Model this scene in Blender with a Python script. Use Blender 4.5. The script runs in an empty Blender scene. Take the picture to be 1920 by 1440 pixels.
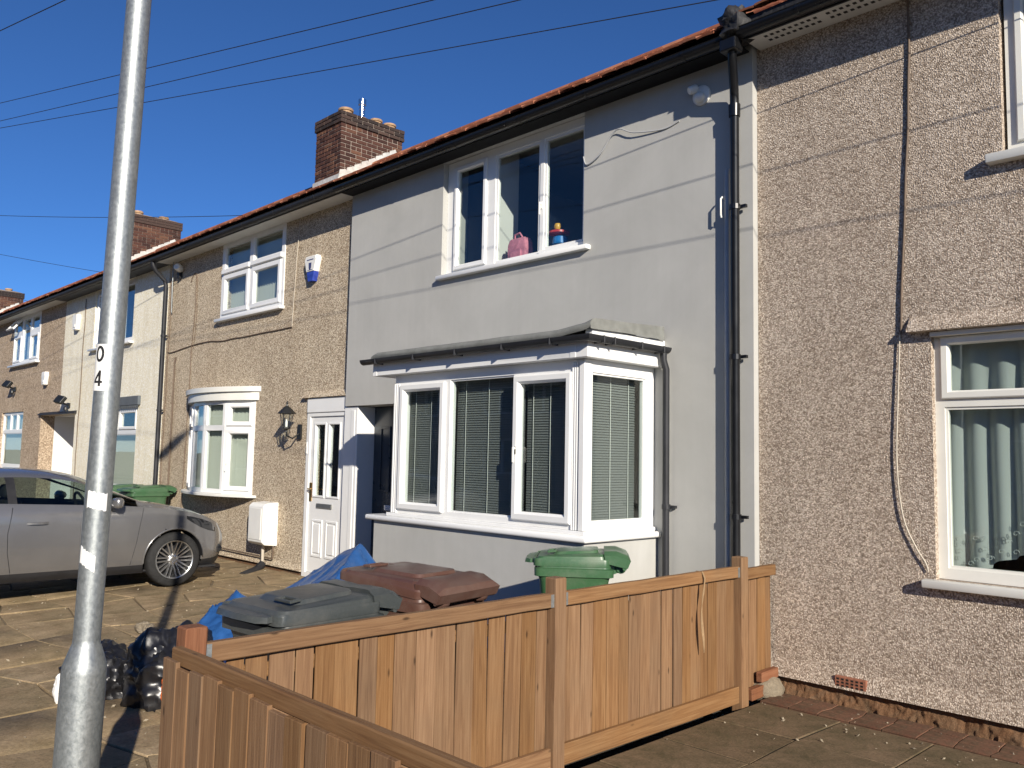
import bpy, bmesh, math, random
from mathutils import Vector, Matrix, noise as mnoise
random.seed(7)
SC = bpy.context.scene
COL = SC.collection
R = math.radians

# ------------------------------------------------------------------ camera
F_PX, YAW, PITCH, ROLL = 1593.85, R(45.711), R(4.9505), R(1.1302)
cam_d = bpy.data.cameras.new('camera')
cam_d.sensor_fit = 'HORIZONTAL'
cam_d.sensor_width = 36.0
cam_d.lens = F_PX / 1920.0 * 36.0
cam_d.clip_start = 0.05
cam_d.clip_end = 3000
cam = bpy.data.objects.new('camera', cam_d)
COL.objects.link(cam)
_f = Vector((-math.sin(YAW) * math.cos(PITCH), math.cos(YAW) * math.cos(PITCH), math.sin(PITCH)))
_r = Vector((math.cos(YAW), math.sin(YAW), 0))
_u = _r.cross(_f)
_r2 = _r * math.cos(ROLL) + _u * math.sin(ROLL)
_u2 = -_r * math.sin(ROLL) + _u * math.cos(ROLL)
cm = Matrix((_r2, _u2, -_f)).transposed().to_4x4()
cm.translation = (0, -6.0, 1.6)
cam.matrix_world = cm
SC.camera = cam

# ------------------------------------------------------------------ sky and sun
SUN_TO = Vector((2.1, -1.0, 0.92)).normalized()
world = bpy.data.worlds.new('World')
SC.world = world
world.use_nodes = True
wn = world.node_tree.nodes
wl = world.node_tree.links
wn.clear()
w_out = wn.new('ShaderNodeOutputWorld')
w_bg = wn.new('ShaderNodeBackground')
w_sky = wn.new('ShaderNodeTexSky')
w_sky.sky_type = 'NISHITA'
w_sky.sun_disc = False
w_sky.sun_elevation = math.asin(SUN_TO.z)
w_sky.sun_rotation = math.atan2(SUN_TO.x, SUN_TO.y)
w_sky.air_density = 0.75
w_sky.dust_density = 0.0
w_sky.ozone_density = 10.0
w_sky.altitude = 400
w_bg.inputs['Strength'].default_value = 0.086
wl.new(w_sky.outputs[0], w_bg.inputs[0])
wl.new(w_bg.outputs[0], w_out.inputs[0])
sun_d = bpy.data.lights.new('sun', 'SUN')
sun_d.energy = 5.0
sun_d.angle = R(0.53)
sun_d.color = (1.0, 0.92, 0.80)
sun = bpy.data.objects.new('sun', sun_d)
COL.objects.link(sun)
sun.rotation_euler = SUN_TO.to_track_quat('Z', 'Y').to_euler()
sun.location = SUN_TO * 60
SC.view_settings.view_transform = 'Standard'
SC.view_settings.look = 'None'
SC.view_settings.exposure = 0.40
SC.view_settings.gamma = 1.0
SC.view_settings.use_curve_mapping = False

# ------------------------------------------------------------------ helpers
WM = {}


def put(o, parent=None, W=None):
    COL.objects.link(o)
    W = W or Matrix.Identity(4)
    if parent is not None:
        o.parent = parent
        o.matrix_parent_inverse = WM[parent.name].inverted()
    o.matrix_basis = W
    WM[o.name] = W.copy()
    return o


def tag(o, label=None, cat=None, group=None, kind=None):
    if label: o['label'] = label
    if cat: o['category'] = cat
    if group: o['group'] = group
    if kind: o['kind'] = kind
    return o


def empty(name, loc, label=None, cat=None, group=None, kind=None, parent=None):
    o = bpy.data.objects.new(name, None)
    o.empty_display_size = 0.2
    put(o, parent, Matrix.Translation(loc))
    return tag(o, label, cat, group, kind)


class MB:
    def __init__(s):
        s.v = []; s.f = []; s.m = []; s.mi = 0

    def face(s, pts):
        b = len(s.v)
        s.v.extend(tuple(p) for p in pts)
        s.f.append(tuple(range(b, b + len(pts))))
        s.m.append(s.mi)

    def raw(s, vs, fs, M=None):
        b = len(s.v)
        for p in vs:
            p = Vector(p)
            s.v.append(tuple(M @ p) if M else tuple(p))
        for f in fs:
            s.f.append(tuple(b + i for i in f)); s.m.append(s.mi)

    def box(s, x0, x1, y0, y1, z0, z1, M=None):
        vs = [(x, y, z) for x in (x0, x1) for y in (y0, y1) for z in (z0, z1)]
        fs = [(0, 1, 3, 2), (4, 6, 7, 5), (0, 4, 5, 1), (2, 3, 7, 6), (0, 2, 6, 4), (1, 5, 7, 3)]
        s.raw(vs, fs, M); return s

    def prism(s, pts, axis, a, b, M=None):
        n = len(pts)
        def mk(p, t):
            return {'x': (t, p[0], p[1]), 'y': (p[0], t, p[1]), 'z': (p[0], p[1], t)}[axis]
        vs = [mk(p, a) for p in pts] + [mk(p, b) for p in pts]
        fs = [tuple(range(n))[::-1], tuple(range(n, 2 * n))]
        fs += [(i, (i + 1) % n, n + (i + 1) % n, n + i) for i in range(n)]
        s.raw(vs, fs, M); return s

    def tube(s, path, r, n=8, cap=True, M=None):
        P = [Vector(p) for p in path]
        rr = r if isinstance(r, (list, tuple)) else [r] * len(P)
        t0 = (P[1] - P[0]).normalized()
        up = Vector((0, 0, 1)) if abs(t0.z) < .9 else Vector((1, 0, 0))
        u = t0.cross(up).normalized()
        vs = []; fs = []
        for i, p in enumerate(P):
            if i == 0: t = P[1] - P[0]
            elif i == len(P) - 1: t = P[-1] - P[-2]
            else: t = (P[i + 1] - P[i]).normalized() + (P[i] - P[i - 1]).normalized()
            t = t.normalized()
            u = (u - t * u.dot(t)).normalized()
            w = t.cross(u)
            for k in range(n):
                a = 2 * math.pi * k / n
                vs.append(p + (u * math.cos(a) + w * math.sin(a)) * rr[i])
        for i in range(len(P) - 1):
            for k in range(n):
                fs.append((i * n + k, i * n + (k + 1) % n, (i + 1) * n + (k + 1) % n, (i + 1) * n + k))
        if cap:
            fs.append(tuple(range(n))[::-1]); fs.append(tuple(range((len(P) - 1) * n, len(P) * n)))
        s.raw(vs, fs, M); return s

    def lathe(s, prof, n=24, M=None, cap=True):
        vs = []; fs = []
        for (r, z) in prof:
            for k in range(n):
                a = 2 * math.pi * k / n
                vs.append((r * math.cos(a), r * math.sin(a), z))
        for i in range(len(prof) - 1):
            for k in range(n):
                fs.append((i * n + k, i * n + (k + 1) % n, (i + 1) * n + (k + 1) % n, (i + 1) * n + k))
        if cap:
            fs.append(tuple(range(n))[::-1]); fs.append(tuple(range((len(prof) - 1) * n, len(prof) * n)))
        s.raw(vs, fs, M); return s

    def loft(s, rings, closed=True, cap=True, M=None):
        n = len(rings[0]); vs = []; fs = []
        for r in rings: vs.extend(r)
        for i in range(len(rings) - 1):
            for k in range(n if closed else n - 1):
                fs.append((i * n + k, i * n + (k + 1) % n, (i + 1) * n + (k + 1) % n, (i + 1) * n + k))
        if cap:
            fs.append(tuple(range(n))[::-1]); fs.append(tuple(range((len(rings) - 1) * n, len(rings) * n)))
        s.raw(vs, fs, M); return s

    def mesh(s, name, mats, bevel=0, seg=1, smooth=None, merge=1e-5):
        me = bpy.data.meshes.new(name)
        me.from_pydata(s.v, [], s.f)
        if not isinstance(mats, (list, tuple)): mats = [mats]
        for m in mats: me.materials.append(m)
        if len(mats) > 1: me.polygons.foreach_set('material_index', s.m)
        bm = bmesh.new(); bm.from_mesh(me)
        if merge: bmesh.ops.remove_doubles(bm, verts=bm.verts, dist=merge)
        bmesh.ops.recalc_face_normals(bm, faces=bm.faces)
        if bevel:
            bmesh.ops.bevel(bm, geom=list(bm.edges), offset=bevel, segments=seg, profile=.5, affect='EDGES', clamp_overlap=True)
        if smooth is not None:
            for f in bm.faces: f.smooth = True
            for e in bm.edges:
                if len(e.link_faces) == 2 and e.calc_face_angle(0) > R(smooth): e.smooth = False
        bm.to_mesh(me); bm.free(); me.update()
        return me

    def build(s, name, mats, parent=None, bevel=0, seg=1, smooth=None, W=None, merge=1e-5):
        me = s.mesh(name, mats, bevel, seg, smooth, merge)
        o = bpy.data.objects.new(name, me)
        return put(o, parent, W)


def inst(name, me, parent, W):
    return put(bpy.data.objects.new(name, me), parent, W)


def T(x, y, z): return Matrix.Translation((x, y, z))
def RZ(a): return Matrix.Rotation(a, 4, 'Z')
def RX(a): return Matrix.Rotation(a, 4, 'X')
def RY(a): return Matrix.Rotation(a, 4, 'Y')


def holed(mb, x0, x1, z0, z1, y0, y1, holes, M=None):
    """slab x0..x1, z0..z1 between y0 and y1 with rectangular openings"""
    holes = [(max(a, x0), min(b, x1), max(c, z0), min(d, z1)) for a, b, c, d in holes]
    xs = sorted({x0, x1, *[h[0] for h in holes], *[h[1] for h in holes]})
    zs = sorted({z0, z1, *[h[2] for h in holes], *[h[3] for h in holes]})
    nx, nz = len(xs) - 1, len(zs) - 1
    sol = [[not any(h[0] - 1e-6 <= (xs[i] + xs[i + 1]) / 2 <= h[1] + 1e-6 and h[2] - 1e-6 <= (zs[j] + zs[j + 1]) / 2 <= h[3] + 1e-6 for h in holes) for j in range(nz)] for i in range(nx)]
    def S(i, j): return 0 <= i < nx and 0 <= j < nz and sol[i][j]
    def q(*p):
        if M: p = [M @ Vector(a) for a in p]
        mb.face(p)
    for i in range(nx):
        for j in range(nz):
            if not sol[i][j]: continue
            a, b, c, d = xs[i], xs[i + 1], zs[j], zs[j + 1]
            q((a, y0, c), (b, y0, c), (b, y0, d), (a, y0, d))
            q((a, y1, c), (a, y1, d), (b, y1, d), (b, y1, c))
            if not S(i - 1, j): q((a, y0, c), (a, y0, d), (a, y1, d), (a, y1, c))
            if not S(i + 1, j): q((b, y0, c), (b, y1, c), (b, y1, d), (b, y0, d))
            if not S(i, j - 1): q((a, y0, c), (a, y1, c), (b, y1, c), (b, y0, c))
            if not S(i, j + 1): q((a, y0, d), (b, y0, d), (b, y1, d), (a, y1, d))
    return mb


# ------------------------------------------------------------------ materials
def srgb(r, g, b):
    def c(x):
        x /= 255.0
        return x / 12.92 if x <= .04045 else ((x + .055) / 1.055) ** 2.4
    return (c(r), c(g), c(b), 1)


class NT:
    def __init__(s, name):
        s.m = bpy.data.materials.new(name); s.m.use_nodes = True
        s.t = s.m.node_tree; s.n = s.t.nodes
        s.b = s.n['Principled BSDF']; s.out = s.n['Material Output']

    def N(s, typ, **kw):
        n = s.n.new(typ)
        for k, v in kw.items():
            if k in ('blend_type', 'data_type', 'operation', 'feature', 'distance', 'noise_dimensions', 'wave_type', 'bands_direction', 'rings_direction', 'voronoi_dimensions', 'wave_profile', 'interpolation_type'):
                setattr(n, k, v)
            else: n.inputs[k].default_value = v
        return n

    def L(s, a, b): s.t.links.new(a, b)

    def coord(s, kind='Object', scale=(1, 1, 1), rnd=False):
        tc = s.N('ShaderNodeTexCoord'); mp = s.N('ShaderNodeMapping')
        mp.inputs['Scale'].default_value = scale
        src = tc.outputs[kind]
        if rnd:
            oi = s.N('ShaderNodeObjectInfo')
            mu = s.N('ShaderNodeVectorMath', operation='MULTIPLY_ADD')
            cmb = s.N('ShaderNodeCombineXYZ')
            for k in ('X', 'Y', 'Z'): s.L(oi.outputs['Random'], cmb.inputs[k])
            s.L(cmb.outputs[0], mu.inputs[0]); mu.inputs[1].default_value = (37, 53, 71)
            s.L(src, mu.inputs[2]); src = mu.outputs[0]
        s.L(src, mp.inputs['Vector'])
        return mp.outputs[0]

    def noise(s, vec, scale, detail=4, rough=.55, dist=0):
        n = s.N('ShaderNodeTexNoise'); n.inputs['Scale'].default_value = scale
        n.inputs['Detail'].default_value = detail; n.inputs['Roughness'].default_value = rough
        n.inputs['Distortion'].default_value = dist
        if vec is not None: s.L(vec, n.inputs['Vector'])
        return n.outputs['Fac']

    def ramp(s, fac, stops):
        n = s.N('ShaderNodeValToRGB'); e = n.color_ramp.elements
        while len(e) < len(stops): e.new(.5)
        for el, (p, c) in zip(e, stops):
            el.position = p; el.color = c if len(c) == 4 else (*c, 1)
        s.L(fac, n.inputs[0]); return n.outputs[0]

    def mix(s, fac, a, b, blend='MIX'):
        n = s.N('ShaderNodeMix', data_type='RGBA', blend_type=blend)
        for key, v in ((0, fac), (6, a), (7, b)):
            if hasattr(v, 'is_linked') or hasattr(v, 'links'): s.L(v, n.inputs[key])
            else: n.inputs[key].default_value = v
        return n.outputs[2]

    def math(s, op, a, b=0.5):
        n = s.N('ShaderNodeMath', operation=op)
        for k, v in ((0, a), (1, b)):
            if hasattr(v, 'links'): s.L(v, n.inputs[k])
            else: n.inputs[k].default_value = v
        return n.outputs[0]

    def bump(s, h, strength=.3, dist=.01):
        n = s.N('ShaderNodeBump'); n.inputs['Strength'].default_value = strength
        n.inputs['Distance'].default_value = dist
        s.L(h, n.inputs['Height']); s.L(n.outputs[0], s.b.inputs['Normal']); return n

    def col(s, c):
        if hasattr(c, 'links'): s.L(c, s.b.inputs['Base Color'])
        else: s.b.inputs['Base Color'].default_value = c

    def set(s, rough=.5, metal=0, spec=.5, coat=0):
        s.b.inputs['Roughness'].default_value = rough
        s.b.inputs['Metallic'].default_value = metal
        s.b.inputs['Specular IOR Level'].default_value = spec
        s.b.inputs['Coat Weight'].default_value = coat
        return s


def simple(name, c, rough=.5, metal=0, spec=.5, coat=0, var=.12, nscale=6, bump=0, bscale=60):
    t = NT(name).set(rough, metal, spec, coat)
    v = t.coord()
    n = t.noise(v, nscale, 5, .6)
    lo = tuple(x * (1 - var) for x in c[:3]) + (1,); hi = tuple(min(1, x * (1 + var)) for x in c[:3]) + (1,)
    t.col(t.ramp(n, [(.3, lo), (.7, hi)]))
    rn = t.math('MULTIPLY_ADD', n, .25); t.n[-1].inputs[2].default_value = rough - .12
    t.L(rn, t.b.inputs['Roughness'])
    if bump: t.bump(t.noise(v, bscale, 3), bump, .01)
    return t.m


def pebble(name, dark, mid, light, scale=75, stain=(.84, .81, .78, 1), bumpd=.008, gapc=(.52, .48, .44, 1)):
    t = NT(name).set(.85, 0, .25)
    v = t.coord()
    d = t.N('ShaderNodeTexNoise'); d.inputs['Scale'].default_value = 40; t.L(v, d.inputs['Vector'])
    vm = t.N('ShaderNodeVectorMath', operation='MULTIPLY_ADD'); vm.inputs[1].default_value = (.012,) * 3
    t.L(d.outputs['Color'], vm.inputs[0]); t.L(v, vm.inputs[2])
    vo = t.N('ShaderNodeTexVoronoi'); vo.inputs['Scale'].default_value = scale; t.L(vm.outputs[0], vo.inputs['Vector'])
    sep = t.N('ShaderNodeSeparateColor'); t.L(vo.outputs['Color'], sep.inputs[0])
    c = t.ramp(sep.outputs[0], [(0.0, dark), (.28, mid), (.62, light), (1.0, tuple(min(1, x * 1.35) for x in light[:3]) + (1,))])
    gap = t.ramp(vo.outputs['Distance'], [(.32, (1, 1, 1, 1)), (.62, gapc)])
    c = t.mix(1.0, c, gap, 'MULTIPLY')
    st = t.ramp(t.noise(v, .9, 5, .6, .3), [(.35, stain), (.65, (1, 1, 1, 1))])
    c = t.mix(.8, c, st, 'MULTIPLY')
    sv = t.coord('Object', (2.2, 2.2, .28)); sk = t.ramp(t.noise(sv, 2.0, 5, .62, .5), [(.34, (.80, .78, .76, 1)), (.56, (1, 1, 1, 1)), (.78, (1.08, 1.07, 1.05, 1))])
    c = t.mix(.45, c, sk, 'MULTIPLY')
    t.col(c)
    h = t.math('SUBTRACT', 1.0, vo.outputs['Distance'])
    h2 = t.math('MULTIPLY_ADD', sep.outputs[1], .5); t.L(h, t.n[-1].inputs[2])
    t.bump(h2, 1.0, bumpd)
    return t.m


def render_mat(name, c):
    t = NT(name).set(.9, 0, .2)
    v = t.coord()
    n = t.noise(v, 1.2, 6, .65, .4)
    c1 = t.ramp(n, [(.3, tuple(x * .90 for x in c[:3]) + (1,)), (.7, tuple(x * 1.05 for x in c[:3]) + (1,))])
    vs = t.coord('Object', (6, 6, .35))
    st = t.ramp(t.noise(vs, 2.0, 5, .6), [(.36, (.972, .972, .968, 1)), (.6, (1, 1, 1, 1))])
    t.col(t.mix(.8, c1, st, 'MULTIPLY'))
    g = t.noise(v, 260, 3, .7)
    g2 = t.noise(v, 5, 3, .5)
    t.bump(t.math('MULTIPLY_ADD', g, .45), .55, .006); t.L(g2, t.n[-2].inputs[2]) if False else None
    return t.m


def wood(name, c_dark, c_mid, c_light, grey=.0):
    t = NT(name).set(.75, 0, .25)
    v = t.coord('Object', (1, 1, 1), True)
    mp = t.N('ShaderNodeMapping'); mp.inputs['Scale'].default_value = (34, 34, 1.3); t.L(v, mp.inputs[0])
    g = t.noise(mp.outputs[0], 1.6, 6, .62, .9)
    mp2 = t.N('ShaderNodeMapping'); mp2.inputs['Scale'].default_value = (160, 160, 5); t.L(v, mp2.inputs[0])
    fine = t.noise(mp2.outputs[0], 1.0, 3, .6)
    c = t.ramp(g, [(.28, c_dark), (.5, c_mid), (.72, c_light)])
    c = t.mix(t.math('MULTIPLY', fine, .5), c, c_dark)
    # knots
    mk = t.N('ShaderNodeMapping'); mk.inputs['Scale'].default_value = (10, 10, 3.6); t.L(v, mk.inputs[0])
    vo = t.N('ShaderNodeTexVoronoi'); vo.inputs['Scale'].default_value = 1.0; t.L(mk.outputs[0], vo.inputs['Vector'])
    kn = t.ramp(vo.outputs['Distance'], [(.035, (.8, .8, .8, 1)), (.10, (0, 0, 0, 1))])
    c = t.mix(kn, c, tuple(x * .25 for x in c_dark[:3]) + (1,))
    # weathering: greyer patches of its own shape
    w = t.ramp(t.noise(v, 1.7, 4, .6), [(.45, (0, 0, 0, 1)), (.75, (1, 1, 1, 1))])
    wg = t.math('MULTIPLY', w, .28)
    c = t.mix(wg, c, (.15, .108, .065, 1))
    oi = t.N('ShaderNodeObjectInfo')
    hs = t.N('ShaderNodeHueSaturation')
    rv = t.N('ShaderNodeMapRange'); t.L(oi.outputs['Random'], rv.inputs[0]); rv.inputs[3].default_value = .78; rv.inputs[4].default_value = 1.05
    t.L(rv.outputs[0], hs.inputs['Value'])
    rs = t.N('ShaderNodeMapRange'); t.L(t.math('FRACT', t.math('MULTIPLY', oi.outputs['Random'], 17.3), 0), rs.inputs[0]); rs.inputs[3].default_value = .88; rs.inputs[4].default_value = 1.05
    t.L(rs.outputs[0], hs.inputs['Saturation'])
    t.L(c, hs.inputs['Color']); t.col(hs.outputs[0])
    t.bump(t.math('ADD', g, fine), .35, .004)
    return t.m


def brick_mat(name, stops, island=False):
    t = NT(name).set(.88, 0, .2)
    v = t.coord('Object', (1, 1, 1), not island)
    src = t.N('ShaderNodeNewGeometry').outputs['Random Per Island'] if island else t.N('ShaderNodeObjectInfo').outputs['Random']
    c = t.ramp(src, stops)
    n = t.noise(v, 22, 5, .65)
    c = t.mix(.55, c, t.ramp(n, [(.3, (.55, .5, .5, 1)), (.7, (1.1, 1.05, 1, 1))]), 'MULTIPLY')
    t.col(c); t.bump(n, .5, .01)
    return t.m


def tile_mat(name, stops, island=True):
    t = NT(name).set(.8, 0, .25)
    tc = t.coord('Object', (1, 1, 1), not island)
    src = t.N('ShaderNodeNewGeometry').outputs['Random Per Island'] if island else t.N('ShaderNodeObjectInfo').outputs['Random']
    c = t.ramp(src, stops)
    n = t.noise(tc, 14, 5, .65)
    c = t.mix(.6, c, t.ramp(n, [(.3, (.6, .55, .5, 1)), (.65, (1.1, 1.05, 1, 1))]), 'MULTIPLY')
    lich = t.ramp(t.noise(tc, 45, 3, .6), [(.66, (0, 0, 0, 1)), (.74, (1, 1, 1, 1))])
    c = t.mix(t.math('MULTIPLY', lich, .5), c, (.34, .30, .22, 1))
    t.col(c); t.bump(n, .4, .008)
    return t.m


def ground_mat(name, a, b, c3, scale=1.0, bump=.5):
    t = NT(name).set(.92, 0, .2)
    v = t.coord()
    n1 = t.noise(v, .9 * scale, 6, .65, .6); n2 = t.noise(v, 9 * scale, 6, .7); n3 = t.noise(v, 75 * scale, 3, .7)
    c = t.ramp(n1, [(.3, a), (.52, b), (.75, c3)])
    c = t.mix(.7, c, t.ramp(n2, [(.3, (.62, .6, .58, 1)), (.68, (1.15, 1.12, 1.08, 1))]), 'MULTIPLY')
    c = t.mix(.5, c, t.ramp(n3, [(.35, (.6, .6, .6, 1)), (.7, (1.3, 1.28, 1.22, 1))]), 'MULTIPLY')
    t.col(c)
    t.bump(t.math('ADD', t.math('MULTIPLY', n3, .5), n2), bump, .02)
    return t.m


def slab_mat(name, a, b, moss):
    t = NT(name).set(.9, 0, .2)
    v = t.coord()
    oi = t.N('ShaderNodeObjectInfo')
    c = t.ramp(oi.outputs['Random'], [(0, a), (1, b)])
    n2 = t.noise(v, 5, 6, .7, .5); n3 = t.noise(v, 55, 4, .7)
    c = t.mix(t.ramp(n2, [(.42, (0, 0, 0, 1)), (.68, (1, 1, 1, 1))]), c, moss)
    c = t.mix(.6, c, t.ramp(n3, [(.33, (.62, .6, .58, 1)), (.7, (1.25, 1.22, 1.16, 1))]), 'MULTIPLY')
    st = t.ramp(t.noise(v, 1.6, 6, .7, .8), [(.36, (.62, .64, .55, 1)), (.62, (1.12, 1.08, 1.02, 1))]); c = t.mix(.8, c, st, 'MULTIPLY')
    t.col(c); t.bump(t.math('ADD', t.math('MULTIPLY', n3, .4), n2), .6, .012)
    return t.m


def glass_mat(name, tint=(.90, .935, .925, 1), ior=1.5):
    t = NT(name)
    tr = t.N('ShaderNodeBsdfTransparent'); tr.inputs[0].default_value = tint
    gl = t.N('ShaderNodeBsdfGlossy'); gl.inputs['Roughness'].default_value = .015; gl.inputs['Color'].default_value = (1, 1, 1, 1)
    fr = t.N('ShaderNodeFresnel'); fr.inputs[0].default_value = ior
    bf = t.N('ShaderNodeNewGeometry').outputs['Backfacing']; io = t.N('ShaderNodeMapRange'); t.L(bf, io.inputs[0]); io.inputs[3].default_value = ior; io.inputs[4].default_value = 1 / ior; t.L(io.outputs[0], fr.inputs[0])
    v = t.coord(); b = t.N('ShaderNodeBump'); b.inputs['Strength'].default_value = .02; b.inputs['Distance'].default_value = .02
    t.L(t.noise(v, 2.2, 2), b.inputs['Height']); t.L(b.outputs[0], gl.inputs['Normal'])
    mx = t.N('ShaderNodeMixShader'); t.L(fr.outputs[0], mx.inputs[0]); t.L(tr.outputs[0], mx.inputs[1]); t.L(gl.outputs[0], mx.inputs[2])
    t.L(mx.outputs[0], t.out.inputs['Surface'])
    return t.m


def cloth_mat(name, c, trans=.4, alpha=1.0):
    t = NT(name)
    df = t.N('ShaderNodeBsdfDiffuse'); tl = t.N('ShaderNodeBsdfTranslucent')
    df.inputs[0].default_value = c; tl.inputs[0].default_value = c
    mx = t.N('ShaderNodeMixShader'); mx.inputs[0].default_value = trans
    t.L(df.outputs[0], mx.inputs[1]); t.L(tl.outputs[0], mx.inputs[2])
    res = mx.outputs[0]
    if alpha < 1:
        tr = t.N('ShaderNodeBsdfTransparent'); m2 = t.N('ShaderNodeMixShader')
        v = t.coord(); n = t.noise(v, 420, 1)
        f = t.math('GREATER_THAN', n, .5 + (alpha - .5) * -.28)
        m2.inputs[0].default_value = alpha
        t.L(tr.outputs[0], m2.inputs[1]); t.L(res, m2.inputs[2]); res = m2.outputs[0]
    t.L(res, t.out.inputs['Surface'])
    return t.m


M = {}
M['peb_r'] = pebble('pebble_dash_brown', (.275, .222, .175, 1), (.435, .362, .296, 1), (.63, .55, .465, 1), 104, (.88, .855, .83, 1), .0055, (.68, .64, .60, 1))
M['peb_3'] = pebble('pebble_dash_tan', (.31, .24, .165, 1), (.54, .445, .33, 1), (.79, .675, .52, 1), 86, (.88, .85, .82, 1), .006, (.62, .58, .54, 1))
M['peb_1'] = pebble('pebble_dash_dull', (.28, .215, .15, 1), (.46, .37, .27, 1), (.66, .55, .42, 1), 60, (.86, .83, .8, 1), .006, (.65, .6, .56, 1))
M['cream'] = pebble('cream_painted_dash', (.78, .73, .56, 1), (.86, .81, .64, 1), (.88, .84, .70, 1), 55, (.97, .95, .92, 1), .003, (.96, .95, .93, 1))
M['grey'] = render_mat('grey_smooth_render', (.455, .452, .428, 1))
M['upvc'] = simple('white_upvc', (.80, .80, .78, 1), .32, 0, .5, 0, .03, 3)
M['upvc_old'] = simple('aged_white_upvc', (.74, .73, .67, 1), .38, 0, .5, 0, .05, 3)
M['soffit'] = simple('white_soffit_board', (.70, .69, .65, 1), .5, 0, .4, 0, .08, 3)
M['black_pl'] = simple('black_rainwater_plastic', (.006, .0065, .008, 1), .30, 0, .5, 0, .2, 5)
M['dark_pl'] = simple('weathered_dark_plastic', (.022, .023, .027, 1), .5, 0, .4, 0, .3, 5)
M['black_bd'] = simple('black_painted_board', (.007, .0075, .009, 1), .7, 0, .25, 0, .2, 5)
M['grey_pipe'] = simple('grey_painted_pipe', (.40, .41, .42, 1), .5, 0, .4, 0, .1, 5)
M['felt'] = simple('grey_mineral_felt', (.21, .215, .20, 1), .95, 0, .2, 0, .18, 9, .6, 180)
M['lead'] = simple('lead_flashing', (.55, .54, .50, 1), .6, .2, .4, 0, .2, 12, .3, 40)
M['mortar'] = simple('mortar', (.30, .25, .21, 1), .95, 0, .15, 0, .2, 25, .6, 120)
M['dark_mortar'] = simple('tarred_mortar', (.022, .022, .024, 1), .6, 0, .4, 0, .3, 18, .8, 30)
M['glass'] = glass_mat('window_glass')
M['room'] = simple('interior_plaster', (.30, .29, .27, 1), .9, 0, .2, 0, .08, 2)
M['room_white'] = simple('interior_white_wall', (.72, .71, .68, 1), .8, 0, .2, 0, .04, 2)
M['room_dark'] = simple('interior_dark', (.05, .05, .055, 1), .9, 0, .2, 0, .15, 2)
M['door_blk'] = simple('dark_composite_door', (.028, .038, .050, 1), .28, 0, .5, .1, .2, 3)
M['chrome'] = simple('chrome', (.78, .78, .79, 1), .12, 1, .5, 0, .03, 3)
M['brass'] = simple('brass', (.62, .40, .14, 1), .3, 1, .5, 0, .1, 8)
M['iron'] = simple('black_iron', (.012, .013, .013, 1), .45, 0, .5, 0, .2, 12)
M['white_pl'] = simple('white_moulded_plastic', (.80, .79, .74, 1), .4, 0, .5, 0, .04, 4)
M['blue_pl'] = simple('blue_plastic', (.03, .06, .36, 1), .35)
M['navy_print'] = simple('navy_print', (.05, .06, .16, 1), .5)
M['galv'] = None
M['fence'] = wood('softwood_fence', (.145, .070, .030, 1), (.252, .136, .060, 1), (.33, .196, .095, 1))
M['fence_red'] = wood('reddish_fence_post', (.14, .05, .022, 1), (.25, .098, .044, 1), (.32, .14, .066, 1))
M['brick_o'] = brick_mat('chimney_brick', [(0, (.048, .026, .022, 1)), (.35, (.078, .038, .03, 1)), (.7, (.105, .052, .038, 1)), (1, (.15, .078, .05, 1))])
M['brick_d'] = brick_mat('dark_cap_brick', [(0, (.034, .028, .027, 1)), (.5, (.055, .04, .036, 1)), (1, (.085, .056, .046, 1))])
M['tile_o'] = tile_mat('clay_tile', [(0, (.24, .085, .045, 1)), (.4, (.34, .125, .07, 1)), (.75, (.40, .17, .095, 1)), (1, (.30, .13, .085, 1))], False)
M['tile_i'] = tile_mat('clay_tile_field', [(0, (.24, .085, .045, 1)), (.4, (.34, .125, .07, 1)), (.75, (.40, .17, .095, 1)), (1, (.30, .13, .085, 1))], True)
M['pot'] = simple('clay_chimney_pot', (.36, .235, .14, 1), .9, 0, .2, 0, .3, 14, .3, 60)
M['ground'] = ground_mat('street_ground', (.10, .095, .085, 1), (.14, .13, .115, 1), (.18, .165, .145, 1), .6)
M['soil'] = ground_mat('packed_dirt', (.12, .09, .056, 1), (.18, .14, .09, 1), (.25, .20, .135, 1), 1.0, .8)
M['soil_d'] = ground_mat('dark_joint_soil', (.028, .024, .016, 1), (.04, .035, .024, 1), (.055, .047, .034, 1), 1.0, .8)
M['slab_f'] = slab_mat('forecourt_concrete', (.30, .228, .145, 1), (.38, .295, .195, 1), (.225, .165, .10, 1))
M['slab_g'] = slab_mat('garden_slab', (.155, .112, .072, 1), (.205, .15, .10, 1), (.10, .082, .048, 1))
M['paver'] = slab_mat('red_brick_paver', (.15, .07, .048, 1), (.21, .105, .072, 1), (.10, .075, .05, 1))
M['plinth'] = ground_mat('rough_plinth', (.17, .13, .085, 1), (.24, .13, .07, 1), (.20, .165, .12, 1), 3.0, 1.0)
M['footing'] = ground_mat('concrete_footing', (.24, .20, .15, 1), (.30, .255, .19, 1), (.36, .31, .24, 1), 2.0, .8)
M['car'] = None
M['tyre'] = simple('tyre_rubber', (.022, .022, .022, 1), .8, 0, .3, 0, .3, 20, .3, 60)
M['blk_trim'] = simple('black_trim', (.02, .02, .022, 1), .55, 0, .4, 0, .2, 10)
M['alloy'] = simple('alloy_wheel', (.55, .55, .54, 1), .3, .9, .5, 0, .1, 10)
M['car_glass'] = glass_mat('car_glass', (.50, .58, .56, 1))
M['seat'] = simple('car_seat_fabric', (.03, .03, .033, 1), .9, 0, .2)
M['lens'] = simple('headlamp_lens', (.022, .023, .025, 1), .06, .3, .6, .5, .2, 12)
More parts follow.
